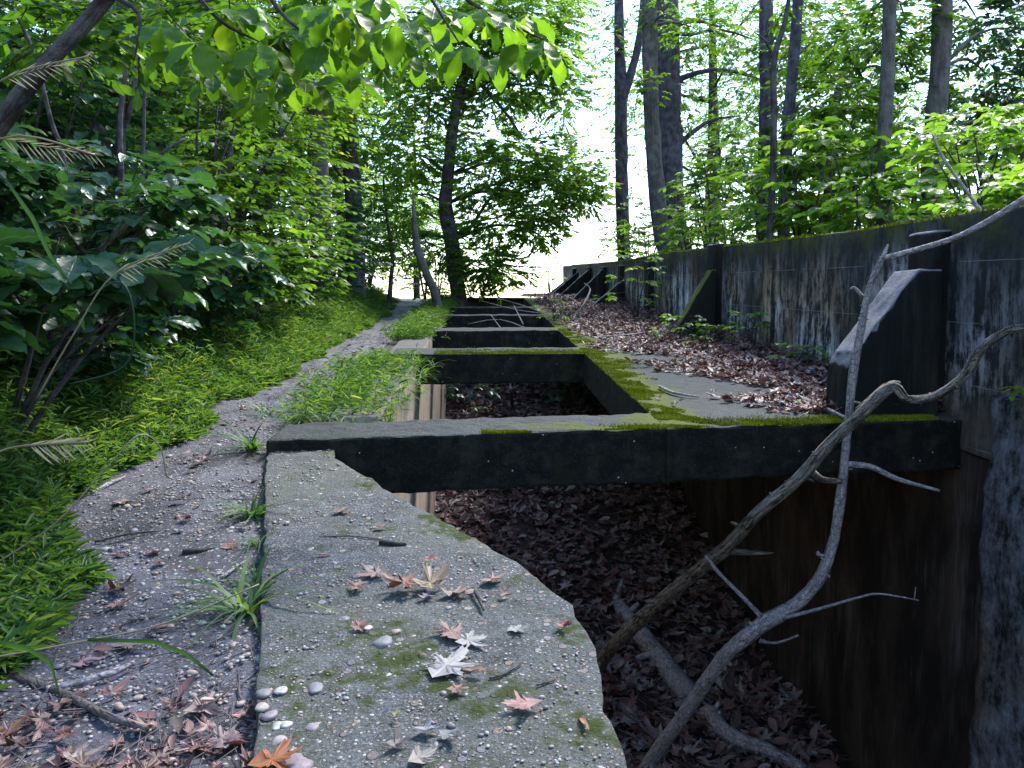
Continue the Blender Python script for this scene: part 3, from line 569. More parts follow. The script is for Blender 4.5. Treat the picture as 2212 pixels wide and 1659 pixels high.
# moss tufts along the edges of the frame and the top of the wall
def moss(name, X, Y, Z, label, s=.010):
    n = len(X); D = np.stack([rng.normal(0, .5, n), rng.normal(0, .5, n), np.ones(n)], 1); N = rng.normal(0, 1, (n, 3)); N[:, 2] = 0
    T = np.array([[-.35, 0, 0], [.35, 0, 0], [.15, .7, .1], [0, 1, .2]]); 
    o = link(name, scatter(name, [(T, [np.array([[0, 1, 2, 3]])])], np.stack([X, Y, Z], 1), D, N, s*rng.uniform(.5, 1.6, n), np.clip(.45+.3*sn(X, Y, 9)+rng.normal(0, .15, n), 0, 1)), M['moss']); tag(o, kind='stuff', label=label, cat='moss')
n = 60000; y = 4.9+rng.uniform(0, 1, n)**1.5*9; x = lx+np.abs(rng.normal(0, .22, n)); k = (sn(x, y, 3.1, 2)+.5*sn(x, y, 11, 1)-(x-lx)*4.0+.6*np.exp(-((y-7.5)/1.5)**2)-np.clip((y-10)/3, 0, 1)*.5 > -.35); x, y = x[k], y[k]
fx = flp_.x+(rng.uniform(0, 1, 34000))**.75*(2.9-flp_.x); fy = flp_.y+(fx-flp_.x)*dv.y+np.abs(rng.normal(0, .045, len(fx)))*(1+1.2*(fx > 1.2)); k = (sn(fx, fy*3, 4, 3)+.6*(fx-.4)-.9*np.clip(fx-2.2, 0, 9)*2 > .1) & (fx > .0); fx, fy = fx[k], fy[k]
bx = -.5+rng.uniform(0, 1, 9000)*1.6; byy = beam_y[0]-.08+.1*rng.uniform(0, 1, 9000)**1.3+.4*rng.uniform(0, 1, 9000)**3
X_ = np.concatenate([x, fx, bx]); Y_ = np.concatenate([y, fy, byy]); moss('moss', X_, Y_, level(Y_)-.003, 'yellow-green moss along the edges of the ledge and beams', .011)
y = rng.uniform(3, 27, 30000); x = WX+.0+rng.uniform(-.005, .3, 30000); k = sn(x*3, y, 1.5, 7)+.3 > 0; x, y = x[k], y[k]; moss('moss', x, y, wtop(y)-.008, 'yellow-green moss capping the black retaining wall', .022)
# ------------------------------------------------------------------ grass (stuff)
def stilt(name, X, Y, Z, h, nl, label, ll=.075, rb=.5, lean=.25):
    n = len(X); base = np.stack([X, Y, Z], 1); a = rng.uniform(0, 6.28, n); d = np.stack([np.cos(a)*lean, np.sin(a)*lean, np.ones(n)], 1)*(h*rng.uniform(.5, 1.2, n))[:, None]
    tt = (np.arange(nl)+1.3)/(nl+.3); p = base[:, None]+d[:, None]*tt[None, :, None]; b = a[:, None]+np.arange(nl)[None]*2.6+rng.normal(0, .4, (n, nl))
    D = np.stack([np.cos(b), np.sin(b), rng.uniform(-.25, 1.5, (n, nl))], 2).reshape(-1, 3); N = np.zeros_like(D); N[:, 2] = 1; N += rng.normal(0, .25, N.shape)
    m1 = scatter(name, [tpl_simple(.13, .03, .35), tpl_simple(.10, .05, .6), tpl_simple(.12, .03, .1)], p.reshape(-1, 3), D, N, ll*rng.uniform(.6, 1.25, n*nl), np.clip(np.repeat(rng.normal(rb, .15, n), nl)+rng.normal(0, .12, n*nl), 0, 1))
    V, F = thin(base, base+d, np.full(n, .0012), np.full(n, .0006)); bm = bmesh.new(); bm.from_mesh(m1); m2 = mkmesh('s', V, [F], np.zeros((len(V), 2)), np.full(len(V), .3)); bm.from_mesh(m2); bm.to_mesh(m1); bm.free()
    o = link(name, m1, M['grass']); tag(o, kind='stuff', label=label, cat='grass'); return o
n = 27000; y = 1.5+rng.uniform(0, 1, n)**1.45*20; wob = .16*sn(y, y*0, 2.2); x = edge_l(y)+.08+wob-rng.uniform(0, 1, n)**1.2*(.95+.1*np.clip((y-5)/6, 0, 1)); cl = .75+.45*sn(x, y, 5.0, 2); hh = (.09+.30*np.clip((edge_l(y)-x)*2.2, 0, 1))*np.clip(cl, .35, 1.3)
stilt('grass', x, y, gz(x, y), hh, 7, 'lush green grass along the left edge of the path', rb=.62, lean=.4)
y = np.concatenate([rng.uniform(5.3, 8.2, 330), rng.uniform(10.4, 20, 2400)]); x = np.where(y < 8.5, -1.02+.2*rng.normal(size=len(y)), -.93+.14*rng.normal(size=len(y)))
o = stilt('grass', x, y, gz(np.minimum(x, -.99), y)+.03, .17+0*x, 6, 'grass growing between the path and the pit', rb=.6)
# long thin blades
def blades(base, n, L, spread=.5, wd=None):
    a = rng.uniform(0, 6.28, n); D = np.stack([np.cos(a)*spread, np.sin(a)*spread, np.ones(n)*rng.uniform(.4, 1.3, n)], 1); N = -np.stack([np.cos(a), np.sin(a), np.zeros(n)], 1)*1.0+np.array([0, 0, .3])
    P = np.array(base)+rng.normal(0, .012, (n, 3))*np.array([1, 1, 0]); return P, D, N, L*rng.uniform(.5, 1.2, n)
def tuft(px, py, L, n, label, c=-.11, rb=.5, mat='grass', spread=.7):
    b = G(px, py, c); P, D, N, s_ = blades(b, n, L, spread); T = [tpl_blade(.055, .9, 6), tpl_blade(.045, 1.5, 6), tpl_blade(.05, .5, 6)]
    o = link('grass_tuft', scatter('grass_tuft', T, P, D, N, s_, np.clip(rng.normal(rb, .2, n), 0, 1)), M[mat], base=b); tag(o, label, 'grass tuft', 'grass tufts beside the near wall top')
tuft(545, 975, .30, 46, 'grass tuft at the left end of the nearest crossbeam, largest', rb=.45)
tuft(548, 1118, .20, 60, 'fine low grass tuft against the wall side, second from the beam', rb=.4)
tuft(550, 1178, .15, 26, 'small bright grass tuft, third from the beam')
tuft(548, 1268, .19, 22, 'thin sprawling grass tuft, fourth from the beam')
tuft(528, 1330, .30, 44, 'broad-bladed grass tuft, fifth from the beam and nearest the camera', rb=.6)
n = 520; y = rng.uniform(5.25, 8.8, n); x = -1.02+.2*rng.normal(size=n); Ps = []; Ds = []; Ns = []; Ss = []
for xx, yy in zip(x, y):
    P, D, N, s_ = blades((xx, yy, float(level(yy))-.10), 9, .22, .55); Ps.append(P); Ds.append(D); Ns.append(N); Ss.append(s_)
o = link('grass', scatter('grass', [tpl_blade(.05, .9, 4), tpl_blade(.04, 1.5, 4)], np.concatenate(Ps), np.concatenate(Ds), np.concatenate(Ns), np.concatenate(Ss), np.clip(rng.normal(.62, .2, 9*n), 0, 1)), M['grass']); tag(o, kind='stuff', label='long grass on the left rim of the pit between the beams', cat='grass')
# dry stalks with seed heads
def stalk(pts, label, head=True, rr=.0022, mat='dry'):
    W = [PD(*p) for p in pts]; lst = [tube(W, [rr]*len(W), 5, sub=5)]; e = empty('grass_stalk', W[0], label, 'grass stalk', 'arching dry grass stalks'); sm_ = tubes_plus('stem', lst); link('stem', sm_, M[mat], e)
    if head:
        m_ = 34; a, b = W[-2], W[-1]; c0 = W[-3] if len(W) > 2 else W[0]; t = np.linspace(0, 1, m_); A = np.array(a); B = np.array(b); P = A[None]*(1-t[:, None])+B[None]*t[:, None]; ax = unit((B-A)[None])[0]
        sd_ = unit(np.cross(ax, np.array([0, -1, .1]))[None])[0]; sg = np.where(np.arange(m_) % 2, 1., -1.)[:, None]; D = ax[None]*1.0+sd_[None]*sg*rng.uniform(.4, .9, (m_, 1))+np.array([0, 0, -.45])+rng.normal(0, .12, (m_, 3))
        link('seed_head', scatter('seed_head', [tpl_simple(.07, .02, .1)], P, D, np.zeros((m_, 3))+np.array([0, -1, .2]), .052*rng.uniform(.6, 1.2, m_)*(1-.5*t), rng.uniform(.3, 1, m_)), M['dry'], e)
stalk([(-260, 900, 1.7), (-160, 500, 1.7), (0, 300, 1.7), (205, 335, 1.7)], 'arching pale seed head at the far left, middle of the photo height')
stalk([(-260, 700, 2.0), (-120, 300, 2.0), (10, 170, 2.0), (190, 122, 2.0)], 'arching pale seed head at the upper left over the dark leaning trunk')
stalk([(80, 860, 2.2), (160, 720, 2.2), (250, 590, 2.2), (410, 525, 2.2)], 'upright pale seed head over the dark broad leaves')
stalk([(-60, 1010, 1.5), (0, 975, 1.5), (60, 962, 1.5), (190, 955, 1.5)], 'pale seed head lying low over the near grass')
stalk([(-30, 1230, 1.8), (120, 1130, 1.8), (230, 1010, 1.85), (300, 940, 1.9), (345, 965, 1.95), (360, 1030, 1.95)], 'thin brown stalk arching over the path and hooked at its tip', False, .002)
stalk([(-40, 1425, 1.5), (180, 1385, 1.55), (360, 1345, 1.6), (560, 1262, 1.7)], 'long straight dry stalk lying across the path', False, .0018)
stalk([(150, 830, 2.4), (270, 790, 2.4), (290, 690, 2.4), (262, 610, 2.4), (190, 640, 2.4)], 'green stalk looping over the dark broad leaves', False, .003, 'grass')
for pts, lab in (([(10, 385, 1.5), (70, 470, 1.5), (110, 555, 1.5), (155, 612, 1.5)], 'long bright arching grass blade at the far left'), ([(190, 1380, 1.45), (330, 1385, 1.5), (400, 1410, 1.5), (460, 1455, 1.5)], 'long dark grass blade drooping over the path'),
                 ([(0, 1385, 1.35), (60, 1400, 1.35), (110, 1430, 1.35), (130, 1500, 1.3)], 'short dark blade hooked down by the left edge')):
    W = [PD(*p) for p in pts]; P = []; 
    for i in range(13): 
        t = i/12*(len(W)-1); k = min(int(t), len(W)-2); P.append(W[k].lerp(W[k+1], t-k))
    V = []; 
    for i, p in enumerate(P):
        tn = (P[min(i+1, 12)]-P[max(i-1, 0)]).normalized(); sd_ = tn.cross(Vector((0, 1, .3))).normalized()*(.0045*math.sin(math.pi*min(1, (i+1.5)/13.5))**.7); V += [p-sd_, p+Vector((0, -.004, -.003)), p+sd_]
    F = [np.array([[3*i+j, 3*i+j+1, 3*i+j+4, 3*i+j+3] for i in range(12) for j in (0, 1)])]
    tag(link('arching_grass', mkmesh('arching_grass', np.array([tuple(v) for v in V]), F, np.tile([[0, 0], [.5, 0], [1, 0]], (13, 1)), np.full(39, .12)), M['grass'], base=W[0]), lab, 'grass blade')
# ------------------------------------------------------------------ trees
def tree(name, label, path, rad, clumps, leaf=.1, per=8, mat='leaf', bark='bark_purple', cat='tree', group=None, limbs=(), mode='alt', tpls=SIMPLE, bias=.5, seg=10, foot=True, auto_limb=True, extra_twig=True):
    """path, clumps, limbs in picture points with a distance; clump = (px,py,Y, rpx, rpy, depth_m, n)"""
    W = [PD(*p) for p in path]; b = W[0].copy(); gzv = ground_z(b.x, b.y)
    if foot and gzv < b.z-.1:
        dz = b.z-gzv+.15; k_ = (W[0]-W[1]); k_ = k_/max(-k_.z, .2)*dz*min(1, .8/dz); W = [Vector((b.x+k_.x, b.y, gzv-.15))]+W; rad = [rad[0]*1.2]+list(rad)
    elif foot: W[0].z = min(W[0].z, gzv-.1)
    base = Vector((W[0].x, W[0].y, gzv)); e = empty(name, base, label, cat, group)
    parts = [tube(W, rad, seg, .16, 4, seed=b.x)]
    for lp, lr in limbs: parts.append(tube([PD(*p) for p in lp], lr, 7, .12, 3))
    C = []
    for (px, py, Y, rx, ry, dm, n) in clumps:
        c = PD(px, py, Y); C.append((tuple(c), (rx*Y/FOC, dm, ry*Y/FOC), n))
        if auto_limb:
            # a limb from the nearest trunk point below the clump
            best = min(range(len(W)), key=lambda i: (W[i]-c).length+(2.0 if W[i].z > c.z else 0)); a = W[best]; r0 = rad[min(best, len(rad)-1)]*.28
            mid = a.lerp(c, .5)+Vector((0, 0, .12*(c-a).length)); parts.append(tube([a, mid, c], [r0, r0*.6, r0*.2], 5, .1, 3))
    if C:
        me, tw = crown_mesh('crown', C, leaf, per, mode, tpls, bias=bias); link('crown', me, M[mat], e)
        link('trunk', tubes_plus('trunk', parts, tw), M[bark], e)
    else: link('trunk', tubes_plus('trunk', parts), M[bark], e)
    return e
exec('''
tree('broadleaf_tree', 'leaning tree by the pit at the crest whose crown hangs into the white sky gap', [(992,655,20),(985,600,20),(975,520,20),(962,440,20),(968,380,20),(975,300,20),(988,220,20),(1005,150,20),(1015,40,20),(1020,-120,20)], [.21,.19,.2,.17,.15,.14,.13,.12,.1,.06],
 [(1010,130,20.5,110,80,1,150),(1180,40,20,90,70,1,150),(1090,100,20.3,120,70,1,170),(1210,200,20,60,60,1,110),(950,250,20.5,70,70,1,130),(1060,300,21,70,50,1,90),(960,520,20.5,60,60,1,110),(1090,590,20,60,40,.8,100),(1010,60,20,120,80,1.2,300),(1120,30,20,120,70,1.2,300),(1060,210,20.5,90,50,1,135),(880,210,20,100,60,1.2,195),(1130,170,20,90,60,1.2,225),(1200,110,19,60,60,1,105),(880,330,20,70,60,1,195),(930,120,20,90,90,1,225),
  (1040,380,20,75,60,1,195),(1130,340,20,80,50,1,195),(1215,370,20,75,65,1.2,255),(1165,430,20,90,60,1.2,285),(1265,410,20,45,45,.8,105),(1080,470,20,80,60,1,225),(1040,560,20,60,55,1,180),(1170,500,20,60,30,.8,90),(890,420,20,60,60,1,135),(880,520,21,60,50,1,105)],
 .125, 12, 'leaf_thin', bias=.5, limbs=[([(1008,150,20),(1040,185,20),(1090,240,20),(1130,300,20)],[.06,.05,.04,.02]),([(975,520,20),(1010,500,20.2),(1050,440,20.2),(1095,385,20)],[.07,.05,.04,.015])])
tree('broken_snag', 'thin broken leafless snag leaning over the path', [(945,655,15.5),(925,600,15.5),(903,540,15.5),(895,480,15.5),(892,415,15.5)], [.085,.085,.08,.045,.01], [], bark='bark_grey', cat='dead tree')
tree('broadleaf_tree', 'dark straight trunk left of the path, behind the bright grass', [(768,590,17),(765,540,17),(763,430,17),(755,300,17),(750,100,17),(750,-100,17)], [.2,.18,.17,.15,.13,.1],
 [(760,120,17,90,80,1.2,200),(700,60,17,100,60,1.2,200),(800,300,17,80,60,1,170),(720,230,17,80,60,1,170),(800,450,17.5,45,50,.8,80),(690,330,17,60,60,1,120)], .1, 9, 'leaf_sun')
tree('broadleaf_tree', 'thick grey trunk half hidden by leaves in the left wood', [(695,560,15),(692,470,15),(688,380,15),(685,220,15),(690,60,15),(700,-120,15)], [.22,.2,.19,.17,.15,.1],
 [(620,80,14.5,100,80,1,220),(560,150,15,90,80,1,220),(640,230,15.5,90,70,1,200),(730,160,14.5,70,60,1,140),(600,330,15.5,90,60,1,180),(640,-20,15,140,60,1,140),(640,-180,14,220,110,2,240),(620,-380,12,240,120,2,240)], .1, 9, 'leaf_sun', 'bark_grey')
tree('broadleaf_tree', 'slim grey trunk at the upper left behind the shrubs', [(212,520,11),(212,340,11),(218,200,11),(216,60,11),(220,-100,11)], [.10,.095,.09,.08,.07],
 [(160,60,11.5,110,80,1,220),(260,160,12,90,80,1,200),(120,200,12,90,80,1,200),(200,300,12,90,60,1,160),(180,-150,10,240,110,1.6,220),(160,-380,9,300,140,1.6,220)], .095, 9, 'leaf_sun', 'bark_grey')
tree('broadleaf_tree', 'pale smooth trunk at the upper left, tilted to the right', [(285,520,13),(283,400,13),(292,250,13),(320,100,13),(345,-60,13)], [.15,.14,.13,.12,.10],
 [(380,60,13.5,100,80,1,240),(440,180,14,90,80,1,220),(350,240,14,90,70,1,200),(480,40,13.5,90,70,1,200),(420,320,14.5,90,60,1,180),(380,-120,12,200,100,1.6,200)], .095, 9, 'leaf_sun', 'bark_grey')
tree('broadleaf_tree', 'thin dark double stem rising through the left shrubs', [(262,560,7.5),(262,420,7.5),(260,300,7.5),(268,150,7.5),(262,40,7.5),(240,-80,7.5)], [.055,.05,.045,.04,.03,.02],
 [(330,30,7.8,120,60,.8,60),(420,110,8,90,50,.8,50),(180,120,8,90,60,.8,60)], .10, 8, 'leaf', 'bark', limbs=[([(262,300,7.5),(285,220,7.5),(300,120,7.5),(320,40,7.5)],[.03,.025,.02,.01]),([(262,440,7.5),(240,330,7.5),(200,250,7.5)],[.03,.02,.01])])
tree('broadleaf_tree', 'dark slanting stem in the middle of the left wood', [(540,560,12),(560,480,12),(590,400,12),(610,330,12),(600,200,12)], [.09,.08,.07,.05,.03],
 [(600,300,12,80,60,1,130),(520,250,12.5,90,60,1,150),(500,380,12.5,90,60,1,150)], .095, 9, 'leaf', 'bark')
tree('sapling', 'pale thin forked sapling in the middle of the left wood', [(478,530,11),(480,440,11),(495,350,11),(505,270,11)], [.05,.045,.04,.01], [(470,300,11.5,60,50,.8,60),(540,420,11.5,70,50,.8,90)], .095, 8, 'leaf', 'bark_grey', cat='sapling')
tree('sapling', 'wavy thin sapling beside the broken snag', [(845,600,18),(848,560,18),(842,510,18),(832,440,18),(828,380,18)], [.05,.045,.04,.03,.02], [(830,400,18,50,50,.8,60),(860,480,18,40,40,.8,50),(800,520,18.5,50,50,.8,60)], .1, 8, 'leaf_sun', 'bark', cat='sapling')
tree('forked_tree', 'slender forked violet-grey trunk standing alone against the white sky', [(1348,560,21),(1345,480,21),(1342,330,21),(1341,190,21),(1338,100,21),(1336,-60,21)], [.18,.175,.17,.17,.13,.12],
 [(1320,95,21,40,45,.7,45),(1345,20,21,40,30,.7,25),(1345,470,19,40,50,.8,45)], .11, 8, 'leaf', limbs=[([(1345,215,21),(1362,160,21),(1378,100,21),(1388,20,21),(1392,-60,21)],[.12,.11,.10,.09,.08])])
tree('tall_tree', 'smooth grey trunk in front of the thick dark one, right of the sky gap', [(1440,545,17.5),(1424,470,17.5),(1412,330,17.5),(1405,180,17.5),(1403,60,17.5),(1402,-80,17.5)], [.20,.19,.175,.17,.17,.16],
 [(1405,190,17,25,35,.5,24),(1440,30,17,70,30,.8,40),(1500,60,17.5,70,50,.8,90)], .11, 8, 'leaf_sun', 'bark_grey')
tree('tall_tree', 'thickest dark violet trunk right of the white sky gap', [(1452,560,19),(1450,470,19),(1445,330,19),(1442,180,19),(1440,60,19),(1440,-80,19)], [.34,.33,.31,.31,.31,.30],
 [(1480,180,19,30,100,.6,60),(1560,60,19,80,60,1,130),(1640,170,19,80,60,1,140),(1600,250,19.5,60,40,1,90)], .11, 8, 'leaf', limbs=[([(1445,60,18.85),(1480,75,18.6),(1560,65,18.6),(1640,90,18.6)],[.05,.04,.03,.01])])
tree('tall_tree', 'brownish vertical trunk between the sky gap and the thin curved sapling', [(1648,560,15),(1650,400,15),(1655,250,15),(1655,100,15),(1657,-80,15)], [.14,.13,.13,.125,.12],
 [(1600,330,15.5,90,50,1,150),(1690,120,15,70,60,1,120),(1560,400,15.5,70,50,1,110),(1740,60,15.5,80,70,1,150)], .11, 8, 'leaf')
tree('tall_tree', 'dark trunk tilting right at its top, behind the thin curved sapling', [(1690,560,12),(1695,400,12),(1702,270,12),(1715,130,12),(1728,-60,12)], [.09,.088,.085,.08,.075],
 [(1760,200,12.5,70,60,.9,110),(1790,90,12.5,80,70,.9,140),(1760,330,13,80,60,.9,110)], .11, 8, 'leaf')
tree('sapling', 'thin curved sapling forking high, behind the black wall', [(1662,545,9.6),(1668,400,9.6),(1672,250,9.6),(1672,130,9.6),(1695,50,9.6),(1712,-60,9.6)], [.045,.04,.038,.035,.03,.02], [(1700,0,9.6,60,30,.5,12)], .11, 7, 'leaf', 'bark', cat='sapling', limbs=[([(1672,130,9.6),(1655,90,9.6),(1630,70,9.6)],[.02,.014,.006])])
tree('tall_tree', 'straight slender speckled trunk rising behind the black wall', [(1912,560,9.5),(1912,480,9.5),(1911,300,9.5),(1918,150,9.5),(1922,0,9.5),(1924,-100,9.5)], [.085,.083,.078,.078,.08,.08],
 [(1960,60,10.5,80,70,.8,90),(1870,60,10.5,70,70,.8,90),(1830,200,11,80,60,.8,80),(1980,200,11,70,60,.8,60)], .11, 8, 'leaf', 'bark_grey')
tree('tall_tree', 'rightmost thick trunk, leaning slightly right, behind the wall', [(2012,540,10),(2012,460,10),(2018,300,10),(2030,150,10),(2036,0,10),(2040,-100,10)], [.13,.125,.12,.12,.115,.11],
 [(2110,40,11,90,70,.8,120),(2140,170,11,80,70,.8,120),(2190,60,10.5,70,80,.8,90),(2170,300,11,80,60,.8,100),(2100,260,11.5,70,60,.8,100)], .11, 8, 'leaf_dark', 'bark_grey')
tree('broadleaf_tree', 'dim slanting tree behind the slender speckled trunk', [(1780,560,14),(1795,350,14),(1810,200,14),(1850,100,14)], [.1,.09,.07,.04], [(1860,130,14.5,90,80,1,160),(1800,300,14.5,80,60,1,120),(1880,300,15,80,70,1,140),(1850,420,15,90,50,1,130)], .11, 8, 'leaf', 'bark')
''')  # left trees' highest clumps are out of view, added to shade bank and path
# big dark leaning trunk at the upper left: its boughs hang over the path
e = tree('leaning_tree', 'thick dark trunk leaning across the upper left corner, boughs over the path', [(-330, 900, 3.9), (-160, 560, 3.9), (-40, 330, 3.9), (90, 150, 3.9), (235, -10, 3.9), (360, -220, 3.9), (560, -420, 3.9)], [.065, .052, .044, .040, .036, .033, .028], [], bark='bark')
def bough(parent, pts, rad, nm='bough'):
    link(nm, tubes_plus(nm, [tube([PD(*p) for p in pts], rad, 7, .1, 4)]), M['bark'], parent)
bough(e, [(360, -220, 3.9), (520, -120, 3.7), (600, 20, 3.6), (690, 95, 3.5)], [.016, .012, .009, .003])
bough(e, [(560, -420, 3.9), (800, -160, 3.8), (1010, 0, 3.8), (1120, 60, 3.8), (1185, 90, 3.8)], [.02, .014, .009, .006, .003])
bough(e, [(560, -420, 3.9), (820, -220, 3.6), (910, -40, 3.5), (1000, 105, 3.5)], [.016, .012, .008, .003])
bough(e, [(360, -220, 3.9), (400, -60, 3.5), (470, 40, 3.4), (560, 90, 3.4)], [.012, .01, .008, .003])
bough(e, [(235, -10, 3.9), (300, 30, 3.8), (290, 130, 3.8)], [.012, .01, .003])
wh = [(700, 95, 3.5), (1000, 100, 3.5), (860, 40, 3.4), (1175, 85, 3.8), (640, 60, 3.6), (560, 90, 3.4), (430, 90, 3.4), (490, 20, 3.4), (940, 10, 3.6), (1090, 40, 3.8), (760, 10, 3.5), (600, 150, 3.8), (350, 40, 3.6), (1040, 20, 3.6), (820, -10, 3.6), (720, 10, 3.4), (900, 120, 3.9), (960, 60, 3.9), (1080, 120, 4.1), (800, 90, 3.7), (760, 160, 3.9), (660, 170, 3.8), (500, 120, 3.7), (460, 170, 4.0), (560, 200, 4.2), (1140, 30, 4.1), (1210, 120, 4.2), (540, 10, 3.5), (660, 10, 3.7), (380, 110, 3.7), (1120, 90, 3.9)]
Pl = []; Dl = []; Nl = []; Sl = []
for (px, py, Y) in wh:
    c = PD(px, py, Y); a0 = random.uniform(0, 6.28)
    for k in range(6):
        a = a0+k*1.02+random.uniform(-.2, .2); Pl.append(tuple(c)); Dl.append((math.cos(a), math.sin(a)*.9, -.55+random.uniform(-.35, .3))); Nl.append((random.gauss(0, .25), random.gauss(0, .25)-.3, 1)); Sl.append(.19*random.uniform(.75, 1.1))
link('foliage', scatter('foliage', DETAIL, np.array(Pl), np.array(Dl), np.array(Nl), np.array(Sl), np.clip(rng.normal(.45, .2, len(Pl)), 0, .8)), M['leaf_sun'], e)
# smaller leaves along the boughs
me, tw = crown_mesh('foliage', [(tuple(PD(*c[:3])), (c[3]*c[2]/FOC, .4, c[4]*c[2]/FOC), c[5]) for c in [(560, 20, 4.4, 160, 60, 45), (320, 60, 4.6, 120, 70, 40), (820, 30, 4.6, 120, 50, 35), (120, 60, 4.6, 120, 80, 40)]], .12, 8, 'alt', MEDIUM, bias=.45)
link('foliage', me, M['leaf'], e); V, F = tw; link('twigs', mkmesh('twigs', V, [F]), M['bark'], e)
for nm_, pts, rr_ in [('thin dark bare stem rising straight through the left shrubs', [(255, 640, 6.4), (262, 420, 6.5), (260, 260, 6.6), (272, 120, 6.6), (245, 20, 6.6), (235, -60, 6.6)], .020), ('crooked dark stem curving up to the right in the left shrubs', [(300, 520, 6.8), (310, 300, 6.8), (315, 180, 6.8), (345, 85, 6.8), (330, -20, 6.8)], .013),
   ('dark slanting stem crossing behind the seed heads', [(215, 500, 6.6), (290, 420, 6.6), (345, 335, 6.6), (400, 300, 6.7)], .013), ('wavy dark stem at the far upper left', [(145, 380, 6.2), (110, 260, 6.2), (75, 120, 6.2), (30, 20, 6.2)], .014)]:
    tree('bare_stem', nm_, pts, [rr_*1.35*(1-.12*i) for i in range(len(pts))], [], bark='bark', cat='stem')
# ---- shrubs on the left bank
def shrub(name, label, X, Y, h, r, n, leaf, mode, mat, group, tpls=MEDIUM, per=12, cat='shrub', lean=(0, 0), bias=.5, stems=4, low=.25):
    z = ground_z(X, Y); base = Vector((X, Y, z)); e = empty(name, base, label, cat, group); parts = []; B = []; Dr = []
    for i in range(stems):
        a = random.uniform(0, 6.28); tip = base+Vector((math.cos(a)*r*.5+lean[0], math.sin(a)*r*.5+lean[1], h*random.uniform(.75, 1))); mid = base.lerp(tip, .5)+Vector((random.uniform(-.1, .1), random.uniform(-.1, .1), h*.08)); parts.append(tube([base-Vector((0, 0, .05)), mid, tip], [.012+.006*h, .009+.003*h, .004], 6, .1, 3))
    q = rng.uniform(0, 1, n); a = rng.uniform(0, 6.28, n); zz = h*(low+(1.05-low)*q); rr_ = r*np.sqrt(rng.uniform(.0, 1, n))*(.55+.45*np.sin(np.pi*np.clip(q*.9+.1, 0, 1)))
    B = np.stack([X+lean[0]*q+np.cos(a)*rr_*.7, Y+lean[1]*q+np.sin(a)*rr_*.7, z+zz], 1); Dr = np.stack([np.cos(a), np.sin(a), rng.uniform(-.1, .35, n)], 1)
    p, d, nn, s_, seg = sprays(B, Dr, np.full(n, .28*r+leaf*.6)*rng.uniform(.7, 1.2, n), per, leaf, mode, .2, .3)
    k = len(p)//n; rnd = np.clip(bias+np.repeat(rng.normal(0, .12, n), k)+rng.normal(0, .12, len(p)), 0, 1)
    link('foliage', scatter('foliage', tpls, p, d, nn, s_, rnd), M[mat], e)
    V, F = thin(seg[0]-unit(Dr)*.15-np.array([0, 0, .05]), seg[1], np.full(n, .0035), np.full(n, .0015)); link('stems', tubes_plus('stems', parts, (V, F)), M['bark'], e)
    return e
bank = [(-2.9, 3.6, .9, .5), (-3.6, 4.6, 1.3, .8), (-2.75, 5.2, .8, .55), (-4.6, 5.6, 1.8, 1.0), (-3.3, 6.4, 1.3, .8), (-2.8, 7.4, .9, .6), (-4.2, 7.6, 1.9, 1.0), (-5.6, 7.6, 2.3, 1.2), (-3.3, 8.8, 1.5, .9), (-4.6, 9.6, 2.2, 1.1), (-2.95, 10.2, 1.1, .7),
        (-6.4, 9.9, 2.6, 1.3), (-3.7, 11.5, 1.9, 1.0), (-5.2, 12.2, 2.6, 1.3), (-3.1, 13.0, 1.4, .8), (-4.3, 14.4, 2.3, 1.1), (-7.2, 12.8, 3.0, 1.5), (-3.3, 16.2, 1.7, .9), (-5.6, 16.2, 3.0, 1.4), (-3.8, 18.6, 2.2, 1.0), (-2.9, 20.5, 1.6, .8), (-8.4, 10.2, 3.2, 1.6), (-7.8, 16.5, 3.4, 1.6), (-2.75, 9.0, 1.0, .6), (-2.7, 11.6, 1.2, .7), (-2.75, 14.6, 1.3, .8), (-2.8, 17.6, 1.4, .8)]
for i, (X, Y, h, r) in enumerate(bank):
    mt = 'leaf_dark' if Y < 8 or i % 4 == 1 else ('leaf' if i % 5 else 'leaf_sun'); h *= 1.15
    shrub('shrub', 'leafy green shrub among many alike on the wooded left bank', X, Y, h, r, int(34+38*r*h), .20 if Y < 8 else (.17 if Y < 12 else .145), 'palm' if i % 2 else 'alt', mt, 'shrubs on the wooded left bank', per=12 if i % 2 else 8, bias=.42+.02*(Y-8), lean=(.35, 0), low=.35, tpls=DETAIL if Y < 8 else MEDIUM)
shrub('shrub', 'dark glossy broad-leaved plant at the left edge, nearest the camera', -2.35, 3.0, 1.0, .45, 26, .22, 'palm', 'leaf_dark', None, DETAIL, 12, lean=(.1, 0), bias=.35, low=.7)
shrub('shrub', 'broad blue-green leaves hanging over the grass beside the seed head', -2.35, 3.9, 1.02, .5, 26, .24, 'palm', 'leaf_dark', None, DETAIL, 12, lean=(.55, 0), bias=.45, low=.72)
shrub('shrub', 'tall dark plant filling the upper left edge behind the seed heads', -2.9, 3.5, 1.6, .6, 50, .2, 'palm', 'leaf_dark', None, DETAIL, 12, lean=(.0, 0), bias=.3, low=.45)
shrub('shrub', 'dark broad-leaved shrub arching over the far end of the grass by the logs', -2.9, 5.3, 1.4, .75, 44, .21, 'palm', 'leaf_dark', None, DETAIL, 12, lean=(.55, 0), bias=.45, low=.55)
